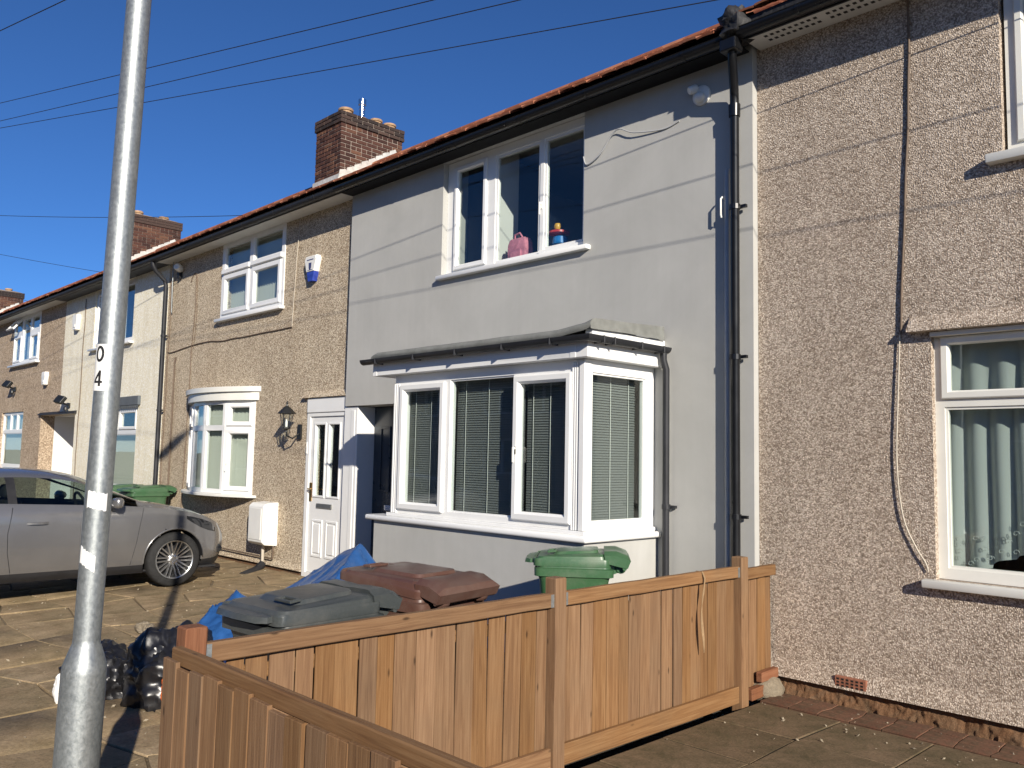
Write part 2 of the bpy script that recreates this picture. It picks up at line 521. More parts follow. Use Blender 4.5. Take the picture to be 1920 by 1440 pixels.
M['bin_grey'] = simple('grey_bin_plastic', (.070, .080, .078, 1), .40, 0, .5, 0, .22, 9, .12, 140)
M['bin_brown'] = simple('brown_bin_plastic', (.135, .060, .043, 1), .36, 0, .5, 0, .15, 9, .1, 140)
M['bin_green'] = simple('green_bin_plastic', (.048, .118, .052, 1), .42, 0, .5, 0, .18, 9, .1, 140)
def bin_mat(name, c):
    t = NT(name).set(.40, 0, .5); v = t.coord()
    n = t.noise(v, 4, 7, .72, .3); f = t.noise(v, 120, 4, .7)
    d = t.math('MULTIPLY', t.ramp(n, [(.45, (0, 0, 0, 1)), (.75, (1, 1, 1, 1))]), .20)
    base = t.ramp(f, [(.3, tuple(x * .86 for x in c[:3]) + (1,)), (.7, tuple(x * 1.1 for x in c[:3]) + (1,))])
    t.col(t.mix(d, base, (.27, .24, .20, 1)))
    t.L(t.ramp(n, [(.35, (.30,) * 3), (.7, (.48,) * 3)]), t.b.inputs['Roughness'])
    t.bump(f, .05, .002)
    return t.m


M['bin_grey'] = bin_mat('grey_bin_plastic', (.050, .057, .057, 1)); M['bin_brown'] = bin_mat('brown_bin_plastic', (.095, .046, .034, 1)); M['bin_green'] = bin_mat('green_bin_plastic', (.045, .112, .050, 1))
M['tarp'] = simple('blue_tarpaulin', (.022, .085, .25, 1), .30, 0, .5, .1, .18, 9, .25, 45)
M['bag'] = simple('black_bin_bag', (.012, .012, .014, 1), .34, 0, .5, 0, .3, 9, .2, 14)
M['orange'] = simple('orange_plastic', (.85, .16, .02, 1), .4)
M['paper'] = simple('white_paper', (.78, .77, .74, 1), .7, 0, .3, 0, .06, 30)
M['ink'] = simple('black_ink', (.015, .015, .015, 1), .6)
M['wire'] = simple('black_cable', (.01, .01, .012, 1), .6)
M['cable_w'] = simple('white_cable', (.48, .43, .35, 1), .6)
M['cable_br'] = simple('brown_cable', (.14, .10, .07, 1), .7)
M['pink'] = simple('pink_fabric', (.72, .26, .34, 1), .8, 0, .2, 0, .2, 20, .4, 60)
M['red_toy'] = simple('red_toy_plastic', (.6, .05, .05, 1), .35)
M['cyan_toy'] = simple('blue_toy_plastic', (.02, .20, .55, 1), .35)
M['yellow'] = simple('yellow_toy_plastic', (.75, .42, .05, 1), .35)
M['blind'] = simple('blind_slat', (.20, .205, .20, 1), .6, 0, .4, 0, .05, 3)
M['vblind'] = cloth_mat('vertical_blind_fabric', (.60, .60, .535, 1), .3)
M['net'] = cloth_mat('net_curtain', (.78, .83, .81, 1), .5, .88)
M['net_dense'] = cloth_mat('net_curtain_embroidery', (.62, .65, .63, 1), .3)
M['chip'] = simple('stone_chip', (.31, .26, .19, 1), .9, 0, .2, 0, .3, 20)
M['twine'] = simple('frayed_tan_strap', (.30, .20, .11, 1), .9, 0, .2, 0, .2, 30)
M['terracotta'] = simple('terracotta_air_brick', (.28, .12, .075, 1), .9, 0, .2, 0, .2, 30, .4, 80)


def galv():
    t = NT('galvanised_steel').set(.42, .7, .5)
    v = t.coord('Object', (1, 1, .8))
    n = t.noise(v, 70, 5, .7, .4); n2 = t.noise(v, 9, 5, .65)
    c = t.ramp(n, [(.3, (.26, .28, .28, 1)), (.7, (.42, .44, .435, 1))])
    c = t.mix(.5, c, t.ramp(n2, [(.35, (.75, .77, .78, 1)), (.65, (1, 1, 1, 1))]), 'MULTIPLY')
    t.col(c)
    t.L(t.ramp(n, [(.3, (.40,) * 3), (.7, (.55,) * 3)]), t.b.inputs['Roughness'])
    t.bump(n, .12, .004)
    return t.m


def carpaint():
    t = NT('silver_car_paint').set(.27, .6, .5, .9)
    v = t.coord()
    t.b.inputs['Coat Roughness'].default_value = .06
    n = t.noise(v, 3, 4, .6)
    t.col(t.ramp(n, [(.3, (.20, .197, .197, 1)), (.7, (.23, .227, .227, 1))]))
    return t.m


M['galv'] = galv()
M['car'] = carpaint()

# ------------------------------------------------------------------ ground
def hz(y):
    if y > -1.5: return 0.0
    if y < -4.6: return -0.10
    return -0.10 * (-1.5 - y) / 3.1


def sheet(name, x0, x1, y0, y1, z, m, nx=2, ny=2, dz=None):
    mb = MB(); vs = []; fs = []
    for j in range(ny + 1):
        for i in range(nx + 1):
            x = x0 + (x1 - x0) * i / nx; y = y0 + (y1 - y0) * j / ny
            vs.append((x, y, z + (dz(x, y) if dz else 0)))
    for j in range(ny):
        for i in range(nx):
            a = j * (nx + 1) + i
            fs.append((a, a + 1, a + nx + 2, a + nx + 1))
    mb.raw(vs, fs)
    return mb.build(name, m, smooth=60)


tag(sheet('ground', -900, 900, -900, 900, -0.30, M['ground']), kind='structure')
tag(MB().box(-70, 40, -14.0, -7.6, -0.29, -0.22).build('road', simple('asphalt', (.05, .05, .052, 1), .9, 0, .3, 0, .25, 5, .5, 150)), kind='structure')
pv = MB().box(-70, 40, -7.45, -4.74, -0.29, -0.112).build('pavement', ground_mat('pavement_concrete', (.29, .275, .245, 1), (.35, .335, .30, 1), (.40, .38, .345, 1), 1.2)); tag(pv, kind='structure')
tag(MB().box(-70, 40, -7.6, -7.452, -0.29, -0.10).build('kerb', M['footing'], bevel=.01), kind='structure')
tag(MB().box(-70, 40, -16.6, -14.0, -0.29, -0.11).build('far_pavement', M['ground']), kind='structure')

random.seed(11)


def paving(name, x0, x1, y0, y1, sx, sy, m, base_m, zf, jit, gap, base_drop, tilt, thick=.05, pname='slab', stagger=False):
    mbx = MB()
    nxx = 24; nyy = 10
    vs = []; fs = []
    for j in range(nyy + 1):
        for i in range(nxx + 1):
            x = x0 + (x1 - x0) * i / nxx; y = y0 + (y1 - y0) * j / nyy
            vs.append((x, y, zf(y) - base_drop + mnoise.noise(Vector((x * 1.7, y * 1.7, 0))) * .004))
    for j in range(nyy):
        for i in range(nxx):
            a = j * (nxx + 1) + i
            fs.append((a, a + 1, a + nxx + 2, a + nxx + 1))
    mbx.raw(vs, fs)
    base = mbx.build(name, base_m, smooth=60)
    tag(base, kind='structure')
    nx = max(1, round((x1 - x0) / sx)); ny = max(1, round((y1 - y0) / sy))
    P = {}
    for i in range(nx + 1):
        for j in range(ny + 1):
            x = x0 + (x1 - x0) * i / nx; y = y0 + (y1 - y0) * j / ny
            if 0 < i < nx: x += random.uniform(-jit, jit)
            if 0 < j < ny: y += random.uniform(-jit, jit)
            P[i, j] = (x, y)
    for i in range(nx):
        for j in range(ny):
            c = [P[i, j], P[i + 1, j], P[i + 1, j + 1], P[i, j + 1]]
            cx = sum(p[0] for p in c) / 4; cy = sum(p[1] for p in c) / 4
            ring = []
            for k in range(4):
                a, b = c[k], c[(k + 1) % 4]
                for q in ((0, .5) if jit < .02 else (0, .33, .66)):
                    px = a[0] + (b[0] - a[0]) * q; py = a[1] + (b[1] - a[1]) * q
                    d = math.hypot(px - cx, py - cy); g = gap * (1 if jit < .02 else random.uniform(.4, 1.6))
                    ring.append((cx + (px - cx) * (1 - g / d), cy + (py - cy) * (1 - g / d)))
            tx, ty, tz = random.uniform(-tilt, tilt), random.uniform(-tilt, tilt), random.uniform(-tilt, tilt) * .25
            def zz(p): return zf(p[1]) + tx * (p[0] - cx) + ty * (p[1] - cy) + tz
            top = [(cx + (p[0] - cx) * .985 - cx, cy + (p[1] - cy) * .985 - cy, zz(p)) for p in ring]
            mid = [(p[0] - cx, p[1] - cy, zz(p) - .004) for p in ring]
            bot = [(p[0] - cx, p[1] - cy, zz(p) - thick) for p in ring]
            mb = MB(); mb.loft([bot, mid, top])
            mb.build(pname, m, base, smooth=35, W=T(cx, cy, 0))
    return base


paving('forecourt', -20.3, -3.36, -4.72, -0.03, .70, .62, M['slab_f'], M['soil'], hz, .15, .011, .012, .018)
gz = lambda y: -0.09
paving('garden_paving', -3.18, 1.5, -4.5, -0.385, .62, .60, M['slab_g'], M['soil_d'], gz, .018, .006, .006, .008)
paving('paver_strip', -3.18, 1.5, -0.38, -0.06, .212, .106, M['paver'], M['soil_d'], lambda y: -0.080, .010, .004, .008, .009)


def chips(name, n, gen, label, smin=.004, smax=.013):
    mb = MB()
    for _ in range(n):
        x, y, z = gen(); s = random.uniform(smin, smax)
        Mx = T(x, y, z + s * .3) @ Matrix.Rotation(random.uniform(0, 6.28), 4, Vector((random.random() + .1, random.random(), random.random())).normalized()) @ Matrix.Diagonal((s * random.uniform(.8, 2.2), s, s * .6, 1))
        mb.raw([(1, 0, 0), (-1, 0, 0), (0, 1, 0), (0, -1, 0), (0, 0, 1), (0, 0, -1)], [(0, 2, 4), (2, 1, 4), (1, 3, 4), (3, 0, 4), (2, 0, 5), (1, 2, 5), (3, 1, 5), (0, 3, 5)], Mx)
    o = mb.build(name, M['chip'], merge=0)
    return tag(o, label, 'gravel', None, 'stuff')


chips('fallen_pebbles', 170, lambda: (random.uniform(-3.15, .6), -0.06 - abs(random.gauss(0, .7)), -0.086), 'pale pebbles shed from the wall onto the dark garden slabs', .003, .009)
chips('forecourt_grit', 600, lambda: (lambda y: (random.uniform(-13, -3.6), y, hz(y) + .002))(random.uniform(-4.6, -.1)), 'loose pale grit and crumbs on the worn forecourt', .003, .011)


# ------------------------------------------------------------------ house kit
TANP = .613
PIT = math.atan(TANP)
YE, ZE = -.33, 4.99


def roofz(y, dz=0): return ZE + dz + (y - YE) * TANP


def tile_mesh():
    mb = MB(); n = 4; w = .157; L = .25; th = .015
    rings = []
    for y in (0, L):
        top = [(-w / 2 + w * i / n, y, th + .005 * (1 - (2 * i / n - 1) ** 2)) for i in range(n + 1)]
        bot = [(p[0], y, p[2] - th) for p in top][::-1]
        rings.append(top + bot)
    mb.loft(rings)
    return mb.mesh('tile', M['tile_o'], smooth=30)


TILE = tile_mesh()


def roof(house, x0, x1, dz=0, nind=0, ridge_y=3.0, m_field='tile_i'):
    mb = MB()
    mb.prism([(YE + .04, roofz(YE + .04, dz) - .03), (ridge_y, roofz(ridge_y, dz) - .01), (2 * ridge_y + .3, roofz(YE + .04, dz) - .03), (2 * ridge_y + .3, roofz(YE + .04, dz) - .08), (ridge_y, roofz(ridge_y, dz) - .07), (YE + .04, roofz(YE + .04, dz) - .08)], 'x', x0, x1)
    ro = mb.build('roof', M['dark_mortar'], house)
    g = .1; ncourse = int((ridge_y - YE) / math.cos(PIT) / g)
    nt = int(round((x1 - x0) / .1655)); pw = (x1 - x0) / nt
    stuff = MB()
    for k in range(ncourse):
        s = k * g
        for i in range(nt + (1 if k % 2 else 0)):
            x = x0 + pw * (i + (.5 if k % 2 == 0 else 0))
            if x - x0 < .04 or x1 - x < .04: continue
            jy = random.uniform(-.010, .010); lift = .032 + random.uniform(-.004, .014)
            ang = PIT - .075 + random.uniform(-.012, .012)
            y = YE + (s + jy) * math.cos(PIT); z = roofz(YE, dz) + (s + jy) * math.sin(PIT)
            Mx = T(x, y - lift * math.sin(PIT), z + lift * math.cos(PIT) - .012) @ RX(ang) @ RZ(random.uniform(-.012, .012))
            if k < nind:
                inst('tile', TILE, ro, Mx)
            else:
                w = pw * .492
                stuff.box(-w, w, 0, .16, 0, .013, Mx)
    if stuff.v:
        so = stuff.build('upper_tiles' if nind else 'tiles', M[m_field], ro, merge=0)
        so['kind'] = 'stuff'
    rt = MB(); rz = roofz(ridge_y, dz)
    nr = int((x1 - x0) / .33)
    for i in range(nr):
        a = x0 + (x1 - x0) * i / nr; b = x0 + (x1 - x0) * (i + 1) / nr - .012
        pts = [(ridge_y + .12 * math.cos(t), rz - .035 + .10 * math.sin(t)) for t in [math.pi * q / 6 for q in range(7)]]
        rt.prism(pts, 'x', a, b)
    rr = rt.build('ridge_tiles', M[m_field], ro, smooth=40); rr['kind'] = 'stuff'
    # back slope
    mb = MB(); mb.face([(x0, ridge_y, rz), (x1, ridge_y, rz), (x1, 2 * ridge_y + .3, roofz(YE, dz)), (x0, 2 * ridge_y + .3, roofz(YE, dz))])
    mb.build('rear_slope', M[m_field], ro)
    return ro


def eaves(house, x0, x1, m_gut, m_fas, m_sof, dz=0, yoff=0.0, brackets=True, wall_y=0.0):
    mb = MB(); mb.box(x0, x1, -.262, -.24, 4.886 + dz, 4.995 + dz); mb.build('fascia', m_fas, house, bevel=.003)
    mb = MB(); mb.box(x0, x1, -.239, wall_y - .001, 4.888 + dz, 4.90 + dz); so = mb.build('soffit', m_sof, house)
    mb = MB(); cy, cz = -.322 + yoff, 4.930 + dz
    out = [(cy + .056 * math.cos(a), cz + .060 * math.sin(a)) for a in [math.pi + math.pi * q / 12 for q in range(13)]]
    inn = [(cy + .052 * math.cos(a), cz + .056 * math.sin(a)) for a in [math.pi + math.pi * q / 12 for q in range(13)]][::-1]
    # rolled front lip
    out = [(cy - .064, cz + .006)] + out
    mb.prism(out + inn, 'x', x0, x1)
    gu = mb.build('gutter', m_gut, house, smooth=40)
    if brackets:
        n = max(2, int((x1 - x0) / .85))
        for i in range(n):
            x = x0 + (x1 - x0) * (i + .5) / n + random.uniform(-.08, .08)
            b = MB(); o2 = [(cy + .0595 * math.cos(a), cz + .0635 * math.sin(a)) for a in [math.pi * .98 + math.pi * 1.04 * q / 10 for q in range(11)]]
            i2 = [(cy + .0565 * math.cos(a), cz + .0605 * math.sin(a)) for a in [math.pi * .98 + math.pi * 1.04 * q / 10 for q in range(11)]][::-1]
            b.prism(o2 + i2, 'x', x - .012, x + .012)
            b.build('gutter_bracket', m_gut, gu)
    return so, gu


def pane(parent, Mx, u0, u1, w0, w1, y=.022, m='glass'):
    mb = MB(); mb.box(u0, u1, y, y + .006, w0, w1, Mx)
    return mb.build('pane', M[m], parent)


def window(house, Mx, U0, U1, W0, W1, cells, m='upvc', depth=.07, bead=.018, cw=.055, name='window', label=None):
    mat = M[m]
    mb = MB(); holed(mb, U0, U1, W0, W1, 0, depth, [c[:4] for c in cells], Mx)
    for c in cells:
        if c[4] == 'f':
            holed(mb, c[0], c[1], c[2], c[3], .010, .05, [(c[0] + bead, c[1] - bead, c[2] + bead, c[3] - bead)], Mx)
    fr = mb.build(name, mat, house)
    if label: fr['label'] = label
    for c in cells:
        u0, u1, w0, w1, k = c[:5]
        if k == 'f':
            pane(fr, Mx, u0 + bead - .004, u1 - bead + .004, w0 + bead - .004, w1 - bead + .004)
        else:
            e = .012
            A = (u0 - e, u1 + e, w0 - e, w1 + e)
            mb = MB()
            def ring(i, y): return [Mx @ Vector(p) for p in ((A[0] + i, y, A[2] + i), (A[1] - i, y, A[2] + i), (A[1] - i, y, A[3] - i), (A[0] + i, y, A[3] - i))]
            mb.loft([ring(0, -.001), ring(0, -.016), ring(.008, -.022), ring(cw - .012, -.022), ring(cw, -.006), ring(cw, .035), ring(.014, .035), ring(.014, -.001)], cap=False)
            cs = mb.build('casement', mat, fr, smooth=20)
            pane(fr, Mx, u0 - e + cw - .003, u1 + e - cw + .003, w0 - e + cw - .003, w1 + e - cw + .003, .014)
    return fr


def sill(parent, Mx, u0, u1, z0, z1, out, m='upvc', inn=.05, name='sill', bevel=.008):
    mb = MB(); mb.box(u0, u1, -out, inn, z0, z1, Mx)
    return mb.build(name, M[m], parent, bevel=bevel, seg=2, smooth=30)


def room(house, x0, x1, y0, y1, z0, z1, mats=None, left=None):
    mb = MB()
    mb.mi = 0
    mb.face([(x0, y1, z0), (x1, y1, z0), (x1, y1, z1), (x0, y1, z1)])
    mb.face([(x1, y0, z0), (x1, y1, z0), (x1, y1, z1), (x1, y0, z1)])
    mb.face([(x0, y0, z0), (x1, y0, z0), (x1, y1, z0), (x0, y1, z0)])
    mb.face([(x0, y0, z1), (x1, y0, z1), (x1, y1, z1), (x0, y1, z1)])
    mb.mi = 1
    mb.face([(x0, y0, z0), (x0, y1, z0), (x0, y1, z1), (x0, y0, z1)])
    return mb.build('room', [M[mats or 'room'], M[left or mats or 'room']], house)


def handle(parent, Mx, u, w, m='white_pl', flip=1):
    mb = MB(); mb.box(u - .014, u + .014, -.030, -.022, w - .035, w + .035, Mx); mb.box(u - .008, u + .008, -.055, -.03, w + .01, w + .028, Mx); mb.box(u - .009, u + .009, -.06, -.046, w - .10, w + .03, Mx)
    return mb.build('handle', M[m], parent, bevel=.003)


def downpipe(house, path, r, m, clips=(), name='downpipe'):
    mb = MB(); mb.tube(path, r, 14)
    p = mb.build(name, M[m], house, smooth=50)
    for z in clips:
        x, y = path[-1][0], path[-1][1]
        for pt in path:
            if abs(pt[2] - z) < 3: pass
        b = MB(); b.lathe([(r + .008, -.02), (r + .008, .02)], 14, T(x, y, z)); b.box(x - .01, x + r + .055, y + r * .2, y + r * .2 + .03, z - .012, z + .012)
        b.build('pipe_clip', M[m], p)
    return p


BRICK = None


def brick_mesh(l, w=.1025, h=.061, m='brick_o'):
    mb = MB(); mb.box(-l / 2, l / 2, -w / 2, w / 2, -h / 2, h / 2)
    return mb.mesh('brick', M[m], bevel=.004)


def chimney(house, x0, x1, y0, y1, ztop, pots, flue=None, ind=True, dz=0, label=None):
    zb = roofz(y0, dz) - .1
    mb = MB(); mb.box(x0 + .012, x1 - .012, y0 + .012, y1 - .012, zb, ztop - .01)
    mb.box(x0 - .01, x1 + .01, y0 - .01, y1 + .01, ztop - .215, ztop - .012)
    ch = mb.build('chimney', M['mortar'], house)
    if label: ch['label'] = label
    meshes = {}
    st = MB(); st2 = MB()
    def put_brick(cx, cy, cz, l, along, dark, visible):
        if roofz(cy, dz) - .06 > cz: return
        if not (ind and visible):
            Mx = T(cx, cy, cz) @ (RZ(math.pi / 2) if along == 'y' else Matrix.Identity(4))
            (st2 if dark else st).box(-l / 2, l / 2, -.051, .051, -.0325, .0325, Mx); return
        key = (round(l, 3), dark)
        if key not in meshes: meshes[key] = brick_mesh(l, m='brick_d' if dark else 'brick_o')
        W = T(cx + random.uniform(-.002, .002), cy + random.uniform(-.002, .002), cz + random.uniform(-.002, .002)) @ RZ((math.pi / 2 if along == 'y' else 0) + random.uniform(-.008, .008))
        inst('brick', meshes[key], ch, W @ Matrix.Diagonal((1 - .005 / l, 1, 1, 1)))
    ncourse = int((ztop - zb) / .075)
    for k in range(ncourse):
        z = ztop - .0375 - k * .075
        dark = k < 3
        o = .028 if k < 3 else 0
        X0, X1, Y0, Y1 = x0 - o, x1 + o, y0 - o, y1 + o
        for (a0, a1, fix, along, vis, sgn) in ((X0, X1, Y0 + .051, 'x', True, 0), (Y0, Y1, X1 - .051, 'y', True, 1), (X0, X1, Y1 - .051, 'x', False, 0), (Y0, Y1, X0 + .051, 'y', False, 1)):
            even = (k + sgn) % 2 == 0
            lo = a0 if even else a0 + .1125
            hi = a1 if even else a1 - .1125
            n = max(1, round((hi - lo + .01) / .225)); L = (hi - lo + .01) / n - .01
            for i in range(n):
                c = lo + (L + .01) * i + L / 2
                if k % 5 == 3 and n > 1 and L > .18:
                    for q in (-1, 1):
                        cc = c + q * (L + .01) / 4
                        put_brick(cc if along == 'x' else fix, fix if along == 'x' else cc, z, (L - .01) / 2, along, dark, vis)
                    continue
                put_brick(c if along == 'x' else fix, fix if along == 'x' else c, z, L, along, dark, vis)
    if st.v: st.build('hidden_bricks' if ind else 'bricks', brick_i(), ch, merge=0)['kind'] = 'stuff'
    if st2.v: st2.build('hidden_cap_bricks' if ind else 'cap_bricks', M['brick_d'], ch, merge=0)['kind'] = 'stuff'
    # mortar flaunching and pots
    mb = MB(); n = 10
    vs = []
    for i in range(n + 1):
        for j in range(n + 1):
            u, v = i / n, j / n
            e = min(u, 1 - u, v, 1 - v)
            vs.append((x0 + (x1 - x0) * u, y0 + (y1 - y0) * v, ztop - .012 + min(.07, e * .4) + random.uniform(0, .015)))
    mb.raw(vs, [(i * (n + 1) + j, (i + 1) * (n + 1) + j, (i + 1) * (n + 1) + j + 1, i * (n + 1) + j + 1) for i in range(n) for j in range(n)])
    mb.build('flaunching', M['mortar'], ch, smooth=60)
    for (px, py, r, h) in pots:
        mb = MB(); mb.lathe([(r * .95, 0), (r * .95, h * .55), (r * 1.12, h * .6), (r * 1.15, h * .85), (r * 1.05, h), (r * .8, h), (r * .78, h * .5)], 20, T(px, py, ztop + .02), cap=False)
        mb.build('chimney_pot', M['pot'], ch, smooth=40)
    if flue:
        fx, fy = flue
        mb = MB(); mb.lathe([(.055, 0), (.055, .16), (.062, .165), (.062, .19), (.055, .195), (.055, .25), (.075, .255), (.075, .36), (.055, .37)], 18, T(fx, fy, ztop + .09))
        mb.build('flue', M['chrome'], ch, smooth=30)
    # lead flashing: stepped on the side, apron in front
    mb = MB()
    ns = int((y1 - y0) / .155)
    for i in range(ns):
        a = y0 - .04 + i * .155; b = a + .20
        za, zb2 = roofz(a, dz) + .02, roofz(b, dz) + .02
        mb.prism([(a, za - .03), (b, zb2 - .03), (b - .005, zb2 + .07), (b - .03, zb2 + .12), (a + .04, za + .19 + random.uniform(-.02, .02)), (a + .015, za + .06)], 'x', x1 + .003 + i % 2 * .002, x1 + .010 + i % 2 * .002)
    mb.box(x0 - .05, x1 + .02, y0 - .010, y0 - .004, roofz(y0, dz), roofz(y0, dz) + .13)
    mb.prism([(y0 - .16, roofz(y0 - .16, dz) + .045), (y0 - .004, roofz(y0, dz) + .045), (y0 - .004, roofz(y0, dz) + .03), (y0 - .16, roofz(y0 - .16, dz) + .035)], 'x', x0 - .08, x1 + .1)
    mb.build('flashing', M['lead'], ch)
    return ch


_bi = []
def brick_i():
    if not _bi: _bi.append(brick_mat('chimney_brick_field', [(0, (.048, .026, .022, 1)), (.35, (.078, .038, .03, 1)), (.7, (.105, .052, .038, 1)), (1, (.15, .078, .05, 1))], True))
    return _bi[0]


def bellcast(house, x0, x1, z, m, out=.035, h=.10, skip=(), name='bellcast'):
    mb = MB()
    segs = []; a = x0
    for s0, s1 in sorted(skip):
        segs.append((a, s0)); a = s1
    segs.append((a, x1))
    for a, b in segs:
        if b - a > .05: mb.prism([(.001, z), (-out, z), (-out * .8, z + h * .25), (-out * .25, z + h * .7), (.001, z + h)], 'x', a, b)
    return mb.build(name, m, house, smooth=60)


FRONT = Matrix.Identity(4)
def FY(y): return T(0, y, 0)

# ------------------------------------------------------------------ right-hand pebble-dashed house
H_R = empty('terraced_house', (-.6, 0, 0), 'brown pebble-dashed terraced house at the right with net curtains', 'house', 'terraced houses in the row')
mb = MB(); holed(mb, -3.39, 2.3, .03, 5.02, 0, .3, [(-2.105, -.30, .855, 2.50), (-1.635, .3, 3.62, 4.885)])
mb.build('wall', M['peb_r'], H_R)
mb = MB(); vs = []; n_, m_ = 420, 9
for i in range(n_ + 1):
    for j in range(m_ + 1):
        x = -3.39 + 3.6 * i / n_; z = -.13 + .165 * j / m_
        rgh = .022 * mnoise.noise(Vector((x * 9, z * 14, 2))) + .014 * mnoise.noise(Vector((x * 34, z * 26, 5))) + .006 * mnoise.noise(Vector((x * 80, z * 80, 9)))
        vs.append((x, .012 - .045 * (1 - j / m_) ** 1.5 + rgh * (1 if j < m_ else .2), z))
mb.raw(vs, [(i * (m_ + 1) + j, (i + 1) * (m_ + 1) + j, (i + 1) * (m_ + 1) + j + 1, i * (m_ + 1) + j + 1) for i in range(n_) for j in range(m_)])
mb.box(-3.39, 2.3, .06, .3, -.25, .029); mb.build('plinth', M['plinth'], H_R, smooth=60)
bellcast(H_R, -3.35, 2.3, .028, M['peb_r'], .042, .13)
mb = MB(); mb.prism([(.0, 2.50), (-.075, 2.505), (-.07, 2.525), (-.03, 2.57), (.0, 2.62)], 'x', -2.24, -.15); mb.build('drip_course', M['peb_r'], H_R, smooth=60)
roof(H_R, -3.38, 2.3, .075, 4)
so, gu = eaves(H_R, -3.36, 2.3, M['black_pl'], M['black_pl'], M['soffit'], .02)
mb = MB()
for i in range(70):
    x = -3.22 + i * .05
    if i % 10 == 9: continue
    mb.box(x, x + .026, -.20, -.17, 4.9055, 4.9075); mb.box(x, x + .026, -.125, -.095, 4.9055, 4.9075)
vo = mb.build('soffit_vent_slots', M['iron'], so); vo['kind'] = 'stuff'
# roof end lump between the two roofs
mb = MB(); vs = []
for i in range(14):
    for j in range(18):
        a = math.pi * i / 13; b = 2 * math.pi * j / 18
        n_ = .85 + .55 * mnoise.noise(Vector((math.sin(a) * math.cos(b) * 2.3, math.sin(a) * math.sin(b) * 2.3, math.cos(a) * 2.3 + 4)))
        vs.append((-3.40 + .15 * n_ * math.sin(a) * math.cos(b), -.25 + .19 * n_ * math.sin(a) * math.sin(b), 5.03 + .15 * n_ * math.cos(a)))
mb.raw(vs, [(i * 18 + j, i * 18 + (j + 1) % 18, (i + 1) * 18 + (j + 1) % 18, (i + 1) * 18 + j) for i in range(13) for j in range(18)])
mb.build('verge_mortar', M['dark_mortar'], H_R, smooth=70)
# lower window
w = window(H_R, FY(.055), -2.105, -.30, .858, 2.495, [(-2.05, -1.22, 2.06, 2.455, 'c'), (-1.17, -.36, 2.06, 2.455, 'c'), (-2.045, -.36, .93, 1.995, 'f')], 'upvc_old', .07)
sill(w, FRONT, -2.175, -.22, .80, .853, .075, 'upvc_old', .10)
mb = MB(); mb.box(-2.105, -.30, -.02, .05, 2.47, 2.498); mb.build('lintel_strip', M['upvc_old'], w)
w = window(H_R, FY(.045), -1.615, .28, 3.64, 4.87, [(-1.545, -.70, 3.71, 4.80, 'c'), (-.62, .2, 3.71, 4.80, 'f')], 'upvc_old', .07)
sill(w, FRONT, -1.72, .36, 3.565, 3.625, .075, 'upvc_old', .10)
room(H_R, -2.6, .3, .305, 3.0, .1, 2.6, 'room_dark')
room(H_R, -2.4, .6, .305, 3.0, 2.7, 4.9, 'room_dark')

# ------------------------------------------------------------------ grey rendered house
H_G = empty('terraced_house', (-6.2, 0, 0), 'smooth grey rendered terraced house with white square bay window', 'house', 'terraced houses in the row')
GY = -.07
mb = MB(); holed(mb, -9.06, -3.392, -.2, 5.02, GY, .3, [(-9.07, -7.95, -.21, 2.20), (-7.245, -5.16, 3.565, 4.888), (-6.75, -4.45, .9, 2.3)])
mb.build('wall', M['grey'], H_G)
roof(H_G, -9.06, -3.40, 0, 5)
eaves(H_G, -9.06, -3.42, M['black_pl'], M['black_bd'], M['black_bd'], 0, 0, True, GY)
# upper window
w = window(H_G, FY(0.0), -7.243, -5.152, 3.57, 4.885, [(-7.10, -6.60, 3.66, 4.80, 'c'), (-6.46, -5.80, 3.63, 4.80, 'f'), (-5.75, -5.21, 3.66, 4.80, 'f')], 'upvc', .07, .03)
sill(w, FRONT, -7.27, -5.07, 3.545, 3.590, .135, 'upvc', .05)
mb = MB(); mb.box(-5.80, -5.17, -.016, .0, 3.575, 3.66); mb.build('casement_rail', M['upvc'], w, bevel=.004)
handle(w, FY(.02), -5.775, 4.12)
room(H_G, -7.30, -4.6, .071, 3.2, 3.50, 4.98, 'room', 'room_white')
mb = MB(); mb.box(-7.295, -6.62, .30, .9, 3.51, 4.9); mb.build('wardrobe', M['room_dark'], H_G)
mb = MB(); mb.box(-6.56, -6.535, .075, .42, 3.51, 4.95); mb.build('white_partition', M['room_white'], H_G)
mb = MB(); mb.box(-6.40, -6.37, .62, .85, 3.51, 4.3); mb.build('white_cabinet_side', M['room_white'], H_G)
# door recess and dark door
mb = MB(); mb.box(-9.105, -8.815, -.045, .24, -.05, 2.195); mb.build('door_post', M['upvc'], H_G, bevel=.008, seg=2)
mb = MB(); mb.box(-9.112, -9.0, -.012, .1, .0, 2.195); mb.box(-8.95, -8.87, -.052, -.04, -.02, 2.15); mb.build('door_post_trim', M['upvc'], H_G, bevel=.004)
mb = MB(); mb.box(-8.80, -7.95, .20, .26, -.02, 2.19); dr = mb.build('door', M['door_blk'], H_G, bevel=.004)
dr['label'] = 'dark navy composite front door in shade'
mb = MB()
for (a, b, c, d) in ((-8.66, -8.45, 1.15, 1.95), (-8.30, -8.09, 1.15, 1.95), (-8.66, -8.45, .2, .75), (-8.30, -8.09, .2, .75)):
    holed(mb, a, b, c, d, .186, .199, [(a + .03, b - .03, c + .03, d - .03)])
mb.build('door_moulding', M['door_blk'], dr, bevel=.003)
mb = MB(); mb.box(-8.52, -8.22, .176, .199, .93, 1.0); mb.build('letterbox', M['chrome'], dr, bevel=.006)
mb = MB(); mb.lathe([(.018, 0), (.018, .02)], 14, T(-8.37, .199, 1.52) @ RX(math.pi / 2)); mb.build('door_viewer', M['chrome'], dr)
